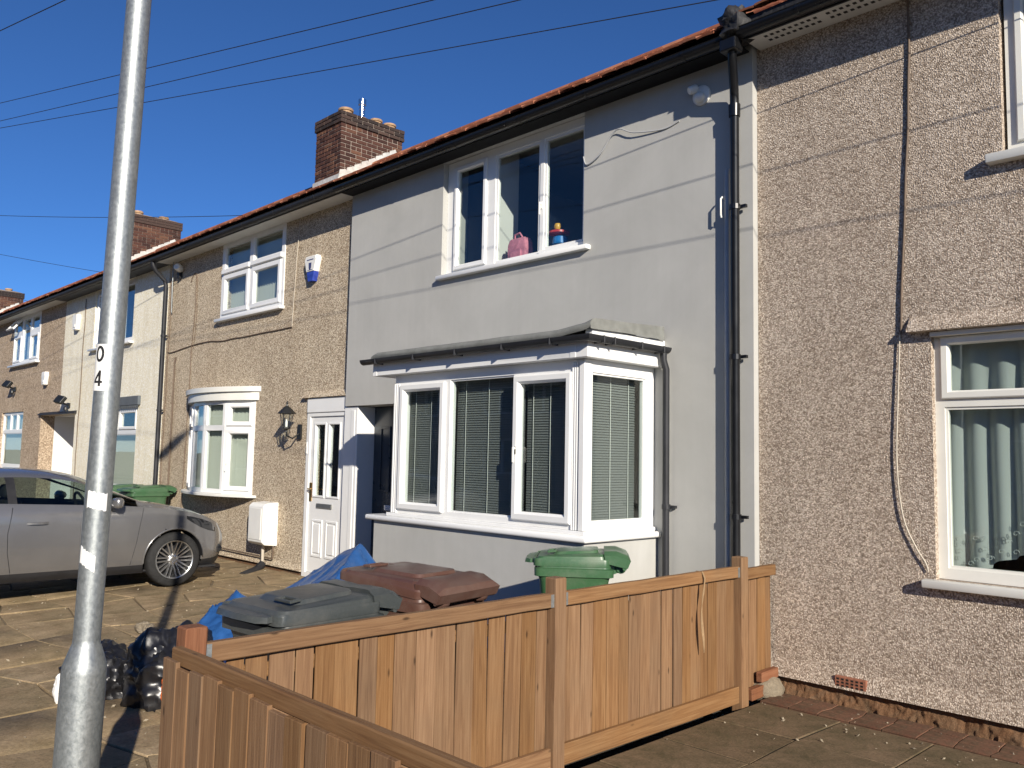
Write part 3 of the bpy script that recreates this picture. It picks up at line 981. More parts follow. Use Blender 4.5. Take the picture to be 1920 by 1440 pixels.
mb = MB(); mb.lathe([(.028, 0), (.028, .012), (.012, .014), (.012, .05), (.026, .055), (.026, .07)], 14, T(-8.05, .199, 1.12) @ RX(math.pi / 2)); mb.build('door_knob', M['chrome'], dr)
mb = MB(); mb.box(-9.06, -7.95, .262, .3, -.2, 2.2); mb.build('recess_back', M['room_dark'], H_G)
mb = MB(); mb.box(-8.81, -7.95, -.06, .2, -.15, -.02); mb.build('door_step', M['footing'], H_G, bevel=.01)

# bay ------------------------------------------------------------
BX0, BX1, BY = -7.05, -4.295, -1.005
bay = MB(); bay.box(BX0, BX1, BY, GY - .001, -.25, .962)
BAY = bay.build('bay', M['grey'], H_G, bevel=.006)
BAY['label'] = 'square projecting bay with white frames and grey felt roof'
mb = MB(); pts = [(BX0 - .09, GY - .002), (BX0 - .09, -1.055), (-4.245, -1.055), (-4.245, GY - .002)]
mb.prism(pts, 'z', .962, 1.012); mb.build('sill', M['upvc'], BAY, bevel=.018, seg=3, smooth=40)
mb = MB(); mb.prism([(-6.86, GY - .003), (-6.86, -1.0), (-4.305, -1.0), (-4.305, GY - .003)], 'z', 1.012, 1.045); mb.build('sill_upstand', M['upvc'], BAY, bevel=.006)
WYB = -.97
# front frame
window_b = window(BAY, FY(WYB), -6.82, -4.42, 1.045, 2.385, [(-6.69, -6.04, 1.105, 2.265, 'c'), (-5.955, -5.14, 1.10, 2.30, 'f'), (-5.105, -4.475, 1.105, 2.265, 'c')], 'upvc', .07, .012, .085, 'bay_frame') if False else None


def bay_window(Mx, U0, U1, W0, W1, cells, bead, cw):
    mb = MB(); holed(mb, U0, U1, W0, W1, 0, .07, [c[:4] for c in cells], Mx)
    fr = mb.build('window_frame', M['upvc'], BAY)
    for u0, u1, w0, w1, k in cells:
        if k == 'f':
            mb = MB(); holed(mb, u0, u1, w0, w1, .012, .05, [(u0 + bead, u1 - bead, w0 + bead, w1 - bead)], Mx); mb.build('glazing_bead', M['upvc'], BAY)
            pane(BAY, Mx, u0 + bead - .004, u1 - bead + .004, w0 + bead - .004, w1 - bead + .004)
        else:
            e = .012; A = (u0 - e, u1 + e, w0 - e, w1 + e); mb = MB()
            def ring(i, y): return [Mx @ Vector(p) for p in ((A[0] + i, y, A[2] + i), (A[1] - i, y, A[2] + i), (A[1] - i, y, A[3] - i), (A[0] + i, y, A[3] - i))]
            mb.loft([ring(0, -.001), ring(0, -.022), ring(.01, -.03), ring(cw - .02, -.03), ring(cw, -.008), ring(cw, .035), ring(.014, .035), ring(.014, -.001)], cap=False)
            mb.build('casement', M['upvc'], BAY, smooth=20)
            pane(BAY, Mx, u0 - e + cw - .003, u1 + e - cw + .003, w0 - e + cw - .003, w1 + e - cw + .003, .014)
    return fr


bay_window(FY(WYB), -6.80, -4.42, 1.046, 2.384, [(-6.69, -6.04, 1.10, 2.275, 'c'), (-5.965, -5.135, 1.10, 2.30, 'f'), (-5.105, -4.475, 1.10, 2.275, 'c')], .014, .07)
MXR = T(-4.335, 0, 0) @ RZ(math.pi / 2)
bay_window(MXR, -.90, GY - .004, 1.046, 2.384, [(-.885, -.19, 1.105, 2.285, 'f')], .016, .05)
# corner post of stepped profiles, left return panel, small profiles at left end
mb = MB(); mb.box(-4.42, -4.335, -.97, -.90, 1.046, 2.384)
for i, x in enumerate((-4.455, -4.432, -4.409)): mb.box(x - .008, x + .008, -.985 - .0 * i, -.9705, 1.047, 2.36)
mb.box(-4.38, -4.327, -.992, -.905, 1.047, 2.362)
mb.build('corner_post', M['upvc'], BAY, bevel=.003)
mb = MB(); mb.box(-6.80, -6.73, -.90, GY - .004, 1.046, 2.384); mb.build('side_panel', M['upvc'], BAY)
mb = MB()
for i, x in enumerate((-6.795, -6.765, -6.735)): mb.box(x - .010, x + .010, -.985, -.9705, 1.047, 2.30)
mb.build('jamb_profile', M['upvc'], BAY, bevel=.003)
handle(BAY, FY(WYB), -5.075, 1.66); 
# fascia, gutter, felt roof
mb = MB(); mb.prism([(BX0 - .01, GY - .002), (BX0 - .01, -1.06), (-4.24, -1.06), (-4.24, GY - .002)], 'z', 2.386, 2.545); mb.build('fascia', M['upvc'], BAY, bevel=.004)
for a_, b_ in ((-4.42, -4.36), (BX0 - .014, BX0 + .05)):
    mb = MB(); mb.box(a_, b_, -1.064, -1.0595, 2.386, 2.54); mb.build('fascia_joint', M['upvc'], BAY, bevel=.002)
mb = MB(); n = 8
prof = [(.050 * math.cos(a), .050 * math.sin(a)) for a in [math.pi + math.pi * q / n for q in range(n + 1)]]
prof = prof + [(p[0] * .88, p[1] * .88) for p in prof[::-1]]
path = [(BX0 - .11, -1.115), (-4.185, -1.115), (-4.185, -.10)]
rings = []
dirs = [Vector((0, -1)), Vector((1, -1)), Vector((1, 0))]
for (px, py), d in zip(path, dirs): rings.append([(px + d.x * -p[0] * 1.0, py + d.y * -p[0], 2.545 + p[1]) for p in prof])
mb.loft(rings); mb.build('gutter', M['dark_pl'], BAY, smooth=40)
for (x, y) in [(-6.9, -1.115), (-6.3, -1.115), (-5.7, -1.115), (-5.1, -1.115), (-4.55, -1.115)]:
    b = MB(); b.box(x - .006, x + .006, y - .053, y + .056, 2.492, 2.55); b.build('gutter_bracket', M['dark_pl'], BAY, bevel=.003)
for y in (-.98, -.85, -.5, -.2):
    b = MB(); b.box(-4.241, -4.132, y - .006, y + .006, 2.492, 2.55); b.build('gutter_bracket', M['dark_pl'], BAY, bevel=.003)
# upper white board on the return and felt roof with rounded drip
mb = MB(); mb.box(-4.30, -4.225, -1.02, GY - .002, 2.546, 2.612); mb.build('drip_board', M['upvc'], BAY, bevel=.003)
mb = MB(); vs = []; nx, ny = 40, 14
X0, X1, Y0, Y1 = BX0 - .03, -4.205, -1.075, GY - .002
prof = [(0, 2.558), (-.010, 2.575), (-.008, 2.598), (.02, 2.622), (.08, 2.632), (.45, 2.645), (.95, 2.672)]
rings = []
for i in range(nx + 1):
    x = X0 + (X1 - X0) * i / nx
    wob = .004 * mnoise.noise(Vector((x * 3, 0, 0))) + (.018 if i == nx else 0) + .012 * max(0, 1 - abs(i - nx) / 4)
    drop = .0 if i else -.02
    rings.append([(x, Y0 + .0 + dy + wob * .5, z + wob + (drop if dy > -.02 else 0) + (.03 * max(0, 1 - (nx - i) / 5))) for dy, z in prof])
mb.loft(rings, closed=False, cap=False)
re = rings[-1]
mb.raw([*re, *[(p[0] + .004, p[1], 2.60 + (.012 if p[1] > -.8 else 0)) for p in re]], [(i, i + 1, len(re) + i + 1, len(re) + i) for i in range(len(re) - 1)])
le = rings[0]
mb.raw([*le, *[(p[0], p[1], 2.55) for p in le]], [(i, i + 1, len(le) + i + 1, len(le) + i) for i in range(len(le) - 1)])
mb.build('felt_roof', M['felt'], BAY, smooth=50)
downpipe(H_G, [(-4.185, -.15, 2.50), (-4.185, -.15, 2.44), (-4.175, -.125, 2.36), (-4.175, -.118, -.1)], .029, 'dark_pl', (1.22,))
room(H_G, -8.0, -3.6, .301, 3.3, .0, 2.45, 'room_dark')
# main black downpipe with swan neck, painted grey conduit, hook
dp = downpipe(H_G, [(-3.425, -.322, 4.90), (-3.425, -.322, 4.83), (-3.44, -.29, 4.75), (-3.50, -.165, 4.58), (-3.515, -.135, 4.48), (-3.515, -.135, -.15)], .036, 'black_pl', (3.62, 2.42, 1.18))
mb = MB(); mb.box(-3.50, -3.36, -.385, -.262, 4.80, 4.90); mb.build('gutter_outlet', M['black_pl'], dp, bevel=.012, seg=2)
mb = MB(); mb.lathe([(.045, 0), (.047, .10)], 14, T(-3.515, -.135, 4.36)); mb.build('pipe_socket', M['black_pl'], dp, smooth=40)
mb = MB(); mb.tube([(-3.60, -.095, 3.95), (-3.60, -.105, 3.90), (-3.60, -.105, -.1)], .024, 10); mb.build('painted_conduit', M['grey_pipe'], H_G, smooth=50)
mb = MB(); mb.tube([(-3.64, GY, 3.72), (-3.64, GY - .05, 3.73), (-3.64, GY - .07, 3.71), (-3.64, GY - .07, 3.58), (-3.64, GY - .06, 3.56)], .008, 8); mb.build('wall_hook', M['white_pl'], H_G, smooth=50)

# ------------------------------------------------------------------ tan pebble-dashed house (next to the left)
H_3 = empty('terraced_house', (-12, 0, 0), 'tan pebble-dashed terraced house with white bow window and white door', 'house', 'terraced houses in the row')
mb = MB(); holed(mb, -14.88, -9.062, .05, 5.02, 0, .3, [(-10.03, -9.0, 0, 2.335), (-12.79, -10.83, 3.69, 4.90), (-13.55, -11.6, 1.0, 2.4)])
mb.build('wall', M['peb_3'], H_3)
mb = MB(); holed(mb, -14.88, -9.062, -.2, .049, .012, .3, [(-10.03, -9.0, -.3, .06)]); mb.build('plinth', M['plinth'], H_3)
bellcast(H_3, -14.88, -9.07, .05, M['peb_3'], .03, .09, [(-10.05, -9.0)])
roof(H_3, -14.88, -9.06, 0, 3)
eaves(H_3, -14.88, -9.062, M['dark_pl'], M['dark_pl'], M['soffit'])
chimney(H_3, -13.84, -12.99, 2.2, 3.58, 7.86, [(-13.66, 2.42, .09, .09), (-13.2, 2.42, .125, .115), (-13.28, 2.78, .14, .06), (-13.2, 3.10, .11, .11), (-13.18, 3.40, .115, .10)], (-13.24, 2.80), True, 0, 'tall dark red brick chimney stack with short clay pots')
w = window(H_3, FY(-.015), -12.79, -10.83, 3.69, 4.895, [(-12.70, -11.87, 4.47, 4.84, 'f'), (-11.76, -10.91, 4.47, 4.84, 'f'), (-12.69, -11.88, 3.76, 4.36, 'c'), (-11.75, -10.92, 3.76, 4.36, 'c')], 'upvc', .07, .025, .075)
mb = MB(); mb.box(-12.74, -11.84, -.055, -.016, 4.395, 4.465); mb.box(-11.79, -10.87, -.055, -.016, 4.395, 4.465); mb.build('transom_rail', M['upvc'], w, bevel=.006)
sill(w, FRONT, -12.86, -10.80, 3.64, 3.688, .085, 'upvc', .05)
room(H_3, -13.3, -10.4, .301, 3.2, 3.3, 4.95, 'room', 'room_white')
# bow window
q = []
cx0, cx1, sg = -13.68, -11.50, .27
for i in range(5):
    t_ = i / 4
    q.append((cx0 + (cx1 - cx0) * t_, -sg * (1 - (2 * t_ - 1) ** 2)))
bow = MB()
arc = [(cx0 + (cx1 - cx0) * i / 16, -sg * (1 - (2 * i / 16 - 1) ** 2)) for i in range(17)]
def arcoff(o, e=.06): return [(cx0 - e, .0)] + [(x, y - o) for x, y in arc] + [(cx1 + e, 0.0)]
bow.prism(arcoff(.07, .08), 'z', 2.365, 2.49)
bow.prism(arcoff(.11, .13), 'z', 2.490, 2.565)
BOW = bow.build('bow_window', M['upvc_old'], H_3, smooth=30)
bs = MB(); bs.prism(arcoff(.11, .13), 'z', .945, .985); bs.build('sill', M['upvc_old'], BOW, bevel=.006)
for i in range(4):
    a, b = Vector(q[i]), Vector(q[i + 1]); d = b - a; L = d.length
    Mx = T(a.x, a.y, 0) @ RZ(math.atan2(d.y, d.x))
    mb = MB(); cells = [(.06, L - .06, 2.00, 2.31), (.06, L - .06, 1.05, 1.92)]
    holed(mb, .002, L - .002, .987, 2.363, -.005, .06, cells, Mx); mb.build('window_frame', M['upvc'], BOW)
    for c in cells:
        if i in (0, 3):
            e = .012; A = (c[0] - e, c[1] + e, c[2] - e, c[3] + e); mb = MB(); cw = .065
            def ring(ii, y): return [Mx @ Vector(p) for p in ((A[0] + ii, y, A[2] + ii), (A[1] - ii, y, A[2] + ii), (A[1] - ii, y, A[3] - ii), (A[0] + ii, y, A[3] - ii))]
            mb.loft([ring(0, -.006), ring(0, -.024), ring(.008, -.03), ring(cw - .015, -.03), ring(cw, -.012), ring(cw, .03), ring(.014, .03), ring(.014, -.006)], cap=False)
            mb.build('casement', M['upvc'], BOW, smooth=20)
            pane(BOW, Mx, c[0] + .05, c[1] - .05, c[2] + .05, c[3] - .05)
        else:
            pane(BOW, Mx, c[0] - .003, c[1] + .003, c[2] - .003, c[3] + .003)
    if i == 3: handle(BOW, Mx, .085, 1.42)
room(H_3, -14.0, -11.0, .301, 3.0, .6, 2.45, 'room')
# white front door
mb = MB()
holed(mb, -10.03, -9.115, 0.0, 2.335, -.02, .06, [(-9.955, -9.135, .06, 2.09), (-10.0, -9.13, 2.13, 2.13)])
DR = mb.build('door_frame', M['upvc'], H_3)
mb = MB(); mb.box(-10.02, -9.115, -.035, -.0205, 2.14, 2.325); mb.build('transom_panel', M['upvc'], DR, bevel=.006)
mb = MB(); holed(mb, -9.95, -9.14, .065, 2.085, .0, .05, [(-9.83, -9.60, 1.06, 1.98), (-9.50, -9.26, 1.06, 1.98)]); dl = mb.build('door', M['upvc'], H_3); dl['label'] = 'white panelled front door with two tall glass lights'
for (a, b) in ((-9.83, -9.60), (-9.50, -9.26)):
    mb = MB(); holed(mb, a - .025, b + .025, 1.035, 2.005, -.012, -.0005, [(a, b, 1.06, 1.98)]); mb.build('glazing_bead', M['upvc'], dl, bevel=.003)
    pane(dl, FY(0), a, b, 1.06, 1.98, .02)
    mb = MB(); holed(mb, a - .01, b + .01, .27, .75, -.012, -.0005, [(a + .02, b - .02, .30, .72)]); mb.box(a + .045, b - .045, -.014, -.0005, .325, .695); mb.build('door_panel', M['upvc'], dl, bevel=.004)
mb = MB(); mb.box(-9.74, -9.38, -.018, -.0005, .90, .96); mb.build('letterbox', simple('dull_steel', (.30, .30, .28, 1), .4, .8), dl, bevel=.006)
mb = MB(); mb.box(-9.925, -9.875, -.012, -.0005, .98, 1.22); mb.tube([(-9.90, -.012, 1.14), (-9.90, -.05, 1.14), (-9.79, -.055, 1.135)], .009, 8); mb.build('door_handle', M['brass'], dl)
mb = MB(); mb.box(-10.1, -9.0, -.10, .1, -.15, .0); mb.build('door_step', M['footing'], H_3, bevel=.01)
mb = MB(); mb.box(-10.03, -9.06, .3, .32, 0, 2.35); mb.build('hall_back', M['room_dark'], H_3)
mb = MB(); mb.box(-10.015, -10.005, -.03, -.0205, 1.62, 1.75); mb.box(-10.02, -9.995, -.032, -.02, 1.60, 1.70); mb.build('bell_push', M['white_pl'], DR)
mb = MB(); mb.prism([(.0, 2.336), (-.06, 2.34), (-.055, 2.36), (-.02, 2.40), (.0, 2.43)], 'x', -10.14, -9.07); mb.build('drip_course', M['peb_3'], H_3, smooth=60)
downpipe(H_3, [(-14.84, -.315, 4.90), (-14.84, -.315, 4.82), (-14.84, -.26, 4.72), (-14.84, -.10, 4.58), (-14.84, -.075, 4.50), (-14.84, -.075, 0)], .036, 'dark_pl', (3.6, 2.3, 1.0))

# ------------------------------------------------------------------ cream house
H_2 = empty('terraced_house', (-17.7, 0, 0), 'cream painted pebble-dashed terraced house behind the lamp column', 'house', 'terraced houses in the row')
mb = MB(); holed(mb, -20.49, -14.882, 0, 5.02, -.004, .3, [(-18.60, -16.47, 3.66, 4.89), (-17.95, -16.02, .86, 2.43), (-20.5, -19.46, -.1, 2.355)])
mb.build('wall', M['cream'], H_2)
roof(H_2, -20.49, -14.88, 0, 0)
eaves(H_2, -20.49, -14.882, M['dark_pl'], M['dark_pl'], M['dark_pl'])
w = window(H_2, FY(.03), -18.60, -16.47, 3.66, 4.885, [(-18.51, -17.9, 3.74, 4.80, 'c'), (-17.8, -17.2, 3.74, 4.80, 'f'), (-17.1, -16.56, 3.74, 4.80, 'f')], 'upvc')
sill(w, FRONT, -18.68, -16.40, 3.615, 3.658, .09, 'upvc', .06)
w = window(H_2, FY(.03), -17.95, -16.02, .86, 2.425, [(-17.86, -17.03, 2.0, 2.34, 'c'), (-16.93, -16.11, 2.0, 2.34, 'c'), (-17.87, -16.10, .93, 1.90, 'f')], 'upvc')
sill(w, FRONT, -18.02, -15.95, .81, .858, .08, 'upvc', .06)
mb = MB(); mb.box(-18.05, -15.87, -.06, -.005, 2.432, 2.60); mb.build('lintel_board', simple('slate_blue_board', (.10, .115, .13, 1), .8), H_2, bevel=.005)
mb = MB()
for i in range(22): mb.prism([(-18.03 + i * .098, 2.43), (-17.94 + i * .098, 2.43), (-17.985 + i * .098, 2.37)], 'y', -.05, -.04)
mb.build('lintel_fringe', simple('slate_blue_fringe', (.10, .115, .13, 1), .8), H_2)
room(H_2, -18.9, -16.2, .301, 3, 3.3, 4.95, 'room'); room(H_2, -18.3, -15.8, .301, 3, .5, 2.6, 'room_dark')
# ------------------------------------------------------------------ dull brown house at far left
H_1 = empty('terraced_house', (-23.3, 0, 0), 'dull brown pebble-dashed terraced house at the left edge with top window ajar', 'house', 'terraced houses in the row')
mb = MB(); holed(mb, -26.1, -20.492, 0, 5.02, 0, .3, [(-24.55, -22.33, 3.69, 4.90), (-25.24, -23.31, 1.10, 2.50), (-21.87, -20.48, -.1, 2.36)])
mb.build('wall', M['peb_1'], H_1)
roof(H_1, -26.1, -20.49, 0, 0)
eaves(H_1, -26.1, -20.492, M['dark_pl'], M['dark_pl'], M['soffit'])
chimney(H_1, -24.05, -23.15, 2.2, 3.58, 7.93, [(-23.8, 2.5, .12, .14), (-23.45, 2.5, .12, .14), (-23.45, 3.2, .12, .12)], None, False, 0, 'brick chimney stack partly hidden by the lamp column')
w = window(H_1, FY(-.01), -24.55, -22.33, 3.69, 4.89, [(-24.46, -23.85, 3.77, 4.40, 'c'), (-23.75, -23.15, 3.77, 4.82, 'f'), (-23.04, -22.42, 3.77, 4.36, 'c'), (-23.03, -22.43, 4.5, 4.82, 'f'), (-24.45, -23.86, 4.52, 4.82, 'f')], 'upvc')
sill(w, FRONT, -24.66, -22.25, 3.64, 3.688, .10, 'upvc', .05)
mb = MB(); Mx = T(0, -.02, 4.83) @ RX(R(-38)); holed(mb, -24.47, -23.84, -.33, 0, -.02, .02, [(-24.41, -23.90, -.27, -.06)], Mx); mb.build('open_vent_sash', M['upvc'], w)
mb = MB(); mb.box(-24.41, -23.90, -.003, .003, -.27, -.06, Mx); mb.build('pane', M['glass'], w)
w = window(H_1, FY(.04), -25.24, -23.31, 1.10, 2.50, [(-25.17, -24.6, 2.05, 2.44, 'f'), (-24.52, -24.02, 2.05, 2.44, 'f'), (-23.94, -23.38, 2.05, 2.44, 'f'), (-25.17, -23.38, 1.18, 1.97, 'f')], 'upvc')
sill(w, FRONT, -25.3, -23.24, 1.05, 1.098, .08, 'upvc', .06)
room(H_1, -25.0, -22.0, .301, 3, 3.3, 4.95, 'room'); room(H_1, -25.6, -23, .301, 3, .7, 2.6, 'room')
# shared porch recess
for hs, a, b in ((H_1, -21.87, -20.50), (H_2, -20.485, -19.46)):
    mb = MB(); mb.box(a - .1, b + (.1 if hs is H_2 else 0), .9, 1.0, -.1, 2.5); mb.face([(a, .3, 2.36), (b, .3, 2.36), (b, .9, 2.36), (a, .9, 2.36)]); mb.build('porch_back', M['room_white'], hs)
    mb = MB(); mb.box(a + .2, b - .15, .86, .898, 0, 2.05); dd = mb.build('door', M['upvc'], hs, bevel=.006)
    mb = MB(); mb.box(a + .35, b - .3, .85, .859, 1.45, 1.55); mb.build('door_light', simple('frosted_strip_%d' % len(bpy.data.materials), (.55, .45, .42, 1), .4), dd)
mb = MB(); mb.box(-21.95, -21.87, .3, .9, 0, 2.36); mb.build('porch_side', M['room_white'], H_1)
mb = MB(); mb.prism([(.0, 2.362), (-.06, 2.365), (-.05, 2.39), (-.0, 2.43)], 'x', -21.95, -20.495); mb.build('drip_course', M['dark_mortar'], H_1)
mb = MB(); mb.prism([(-.005, 2.357), (-.06, 2.36), (-.05, 2.385), (-.005, 2.42)], 'x', -20.488, -19.36); mb.build('drip_course', M['dark_mortar'], H_2)

# houses further along: only their roofs and a chimney reach the picture
for k, (a, b, lab) in enumerate(((-31.7, -26.1, 'next house along past the left edge, only roof tiles visible'), (-37.3, -31.7, 'distant row house whose ridge shows at the far left'), (-43.0, -37.3, 'farthest row house carrying the small chimney at left edge'))):
    h = empty('terraced_house', ((a + b) / 2, 0, 0), lab, 'house', 'terraced houses in the row')
    mb = MB(); holed(mb, a, b - .002, 0, 5.02, 0, .3, [(a + 1, a + 3, 3.69, 4.9), (a + .8, a + 2.8, 1.0, 2.5)]); mb.build('wall', M['peb_1'], h)
    roof(h, a, b, 0, 0); eaves(h, a, b - .002, M['dark_pl'], M['dark_pl'], M['soffit'], 0, 0, False)
    for z0, z1, x in ((3.69, 4.9, a + 1), (1.0, 2.5, a + .8)):
        window(h, FY(.03), x, x + 2, z0, z1, [(x + .08, x + .95, z0 + .08, z1 - .08, 'f'), (x + 1.05, x + 1.92, z0 + .08, z1 - .08, 'f')])
        room(h, x - .2, x + 2.2, .301, 2, z0 - .2, z1 + .1, 'room')
    if k == 2: chimney(h, -39.25, -38.3, 2.2, 3.58, 7.85, [(-38.9, 2.5, .12, .14), (-38.6, 3.1, .12, .14)], None, False)
# opposite side of the street (behind the camera, seen only in reflections)
for k in range(8):
    a = -48 + k * 6.6
    h = empty('terraced_house', (a + 3, -20, 0), 'plain house across the street behind the camera, number %s from the left' % ['one', 'two', 'three', 'four', 'five', 'six', 'seven', 'eight'][k], 'house', 'houses across the street')
    mb = MB(); holed(mb, a, a + 6.59, -.2, 5.0, -22, -20.6, [(a + 1, a + 3, 3.4, 4.6), (a + 3.6, a + 5.6, 3.4, 4.6), (a + 1, a + 3.4, .9, 2.4), (a + 4.4, a + 5.4, 0, 2.1)]); mb.build('wall', M['peb_1'], h)
    mb = MB(); mb.prism([(-20.3, 4.95), (-24, 7.6), (-27.7, 4.95)], 'x', a, a + 6.59); mb.build('roof', M['tile_i'], h)
    for (x0, x1, z0, z1) in ((a + 1, a + 3, 3.4, 4.6), (a + 3.6, a + 5.6, 3.4, 4.6), (a + 1, a + 3.4, .9, 2.4)):
        mb = MB(); holed(mb, x0, x1, z0, z1, -20.8, -20.7, [(x0 + .08, (x0 + x1) / 2 - .04, z0 + .08, z1 - .08), ((x0 + x1) / 2 + .04, x1 - .08, z0 + .08, z1 - .08)]); mb.build('window', M['upvc'], h)
        mb = MB(); mb.box(x0, x1, -20.86, -20.84, z0, z1); mb.build('pane', M['room_dark'], h)
    mb = MB(); mb.box(a + 4.4, a + 5.4, -20.9, -20.8, -.1, 2.1); mb.build('door', M['door_blk'], h)
# ------------------------------------------------------------------ fences
random.seed(23)


def board_mesh(l, w, t=.014, name='board', m='fence', taper=.006, bev=.002):
    mb = MB()
    mb.raw([(-w / 2, 0, 0), (w / 2, 0, 0), (w / 2, t, 0), (-w / 2, t - taper, 0), (-w / 2, 0, l), (w / 2, 0, l), (w / 2, t, l), (-w / 2, t - taper, l)],
           [(3, 2, 1, 0), (4, 5, 6, 7), (0, 1, 5, 4), (1, 2, 6, 5), (2, 3, 7, 6), (3, 0, 4, 7)])
    return mb.mesh(name, M[m], bevel=bev)


def bar(name, p0, p1, w, h, parent, m='fence', bev=.005):
    """timber of section w x h from p0 to p1, grain along its length"""
    p0, p1 = Vector(p0), Vector(p1); d = p1 - p0; L = d.length
    n = 10
    rings = []
    for i in range(n + 1):
        z = L * i / n
        ox = random.uniform(-.0015, .0015); oy = random.uniform(-.0015, .0015)
        rings.append([(-w / 2 + ox, -h / 2 + oy, z), (w / 2 + ox, -h / 2 + oy, z), (w / 2 + ox, h / 2 + oy, z), (-w / 2 + ox, h / 2 + oy, z)])
    mb = MB(); mb.loft(rings)
    zc = d.normalized(); yc = Vector((0, 0, 1)) if abs(zc.z) < .9 else Vector((0, 1, 0))
    xc = yc.cross(zc).normalized(); yc = zc.cross(xc)
    W = Matrix((xc, yc, zc)).transposed().to_4x4(); W.translation = p0
    return mb.build(name, M[m], parent, bevel=bev, W=W)


FX = -3.28
DF = empty('fence', (FX, -2.5, -.09), 'tan softwood boundary fence running from the grey house wall to the street corner', 'fence')
for y, zt in ((-4.52, .925), (-2.44, .94), (-.50, .925)):
    bar('post', (FX + .015, y, -.2), (FX + .015, y, zt), .088, .088, DF, 'fence_red' if y < -4 else 'fence', .006)
for (ya, yb, zt) in ((-4.475, -2.485, .858), (-2.395, -.545, .860), (-.455, -.03, .838)):
    bar('top_rail', (FX + .022, ya, zt - .04), (FX + .022, yb, zt - .037), .04, .078, DF, bev=.004)
    mb = MB(); 
    n = int(round((yb - ya) / .112)); wv = (yb - ya) / n
    y = ya
    cuts = [ya]
    for i in range(n): cuts.append(cuts[-1] + wv * random.uniform(.72, 1.28))
    sc_ = (yb - ya) / (cuts[-1] - ya); cuts = [ya + (c - ya) * sc_ for c in cuts]
    for i in range(n):
        a, b = cuts[i], cuts[i + 1]
        zl = -.03 + random.uniform(-.01, .01)
        me = board_mesh(zt - .055 - zl, (b - a) - random.choice((.002, .003, .004, .006, .012)), .016)
        Wb = T(FX - .012 + random.uniform(-.002, .004), (a + b) / 2, zl) @ RZ(-math.pi / 2) @ RY(random.uniform(-.006, .006)) @ RX(random.uniform(-.006, .006)) @ Matrix.Diagonal((1, -1, 1, 1))
        inst('board', me, DF, T(FX - .004 + random.uniform(-.002, .004), (a + b) / 2, zl) @ RZ(math.pi / 2) @ RY(random.uniform(-.008, .008)) @ RX(random.uniform(-.005, .005)))
    if yb < -.3:
        bar('gravel_board', (FX + .022, ya, -.03), (FX + .022, yb, -.03), .03, .115, DF, bev=.004)
        for yy in (ya + .012, yb - .012):
            mb = MB(); mb.box(FX + .0425, FX + .0445, yy - .012, yy + .012, zt - .075, zt - .005)
            mb.build('rail_bracket', M['galv'], DF)
bar('back_rail', (FX - .035, -4.47, .70), (FX - .035, -2.5, .70), .03, .06, DF)
bar('back_rail', (FX - .035, -2.39, .70), (FX - .035, -.56, .70), .03, .06, DF)
bar('rail_end_block', (FX + .05, -.30, .055), (FX + .05, -.06, .06), .05, .07, DF, 'fence_red')
bar('rail_end_block', (FX + .05, -.44, -.045), (FX + .05, -.25, -.04), .05, .08, DF, 'fence_red')

FF = empty('fence', (-1.2, -4.62, -.1), 'low front fence of uneven upright boards along the street edge', 'fence')
bar('rail', (-3.22, -4.598, .838), (1.6, -4.598, .838), .038, .06, FF)
bar('rail', (-3.22, -4.595, .15), (1.6, -4.595, .15), .045, .07, FF)
x = -3.24
while x < 1.5:
    wb = random.uniform(.098, .116); gp = random.uniform(.003, .011)
    me = board_mesh(.893 + random.uniform(-.014, .010), wb, .018, taper=.0)
    inst('board', me, FF, T(x + wb / 2, -4.6385 + random.uniform(-.003, 0), -.07) @ RY(random.uniform(-.012, .012)) @ RX(random.uniform(-.004, .004)))
    x += wb + gp
bar('post', (1.62, -4.59, -.3), (1.62, -4.59, .93), .088, .088, FF)
# weathered wood block lying at the corner post top rail
mb = MB(); vs = []
for i in range(9):
    for j in range(14):
        a = math.pi * i / 8; b = 2 * math.pi * j / 14
        n_ = 1 + .2 * mnoise.noise(Vector((math.sin(a) * math.cos(b) * 3, math.sin(a) * math.sin(b) * 3, math.cos(a) * 3)))
        vs.append((-3.265 + .13 * n_ * math.sin(a) * math.cos(b), -.15 + .15 * n_ * math.sin(a) * math.sin(b), -.05 + .10 * n_ * math.cos(a)))
mb.raw(vs, [(i * 14 + j, i * 14 + (j + 1) % 14, (i + 1) * 14 + (j + 1) % 14, (i + 1) * 14 + j) for i in range(8) for j in range(14)])
tag(mb.build('concrete_lump', M['footing'], smooth=70), 'rough concrete lump at the foot of the fence beside the wall', 'concrete')
# strap hanging over rail
mb = MB(); pts = []
for i in range(15):
    t_ = i / 14
    if t_ < .15: pts.append((FX - .01 + .09 * (t_ / .15) * .6, -1.02 - .03 * t_, .862))
    else: pts.append((FX + .052 + .006 * math.sin(t_ * 9), -1.03 + .012 * math.sin(t_ * 7), .858 - (t_ - .15) * .62))
rings = [[(p[0], p[1] - wv, p[2]), (p[0], p[1] + wv, p[2]), (p[0] + .003, p[1] + wv, p[2] + .002), (p[0] + .003, p[1] - wv, p[2] + .002)] for i, p in enumerate(pts) for wv in [.007 if i < 5 else .003 + .011 * abs(math.sin(i * .45))]]
mb.loft(rings); tag(mb.build('strap', M['twine'], smooth=60), 'frayed tan strap hanging over the fence top rail', 'strap')

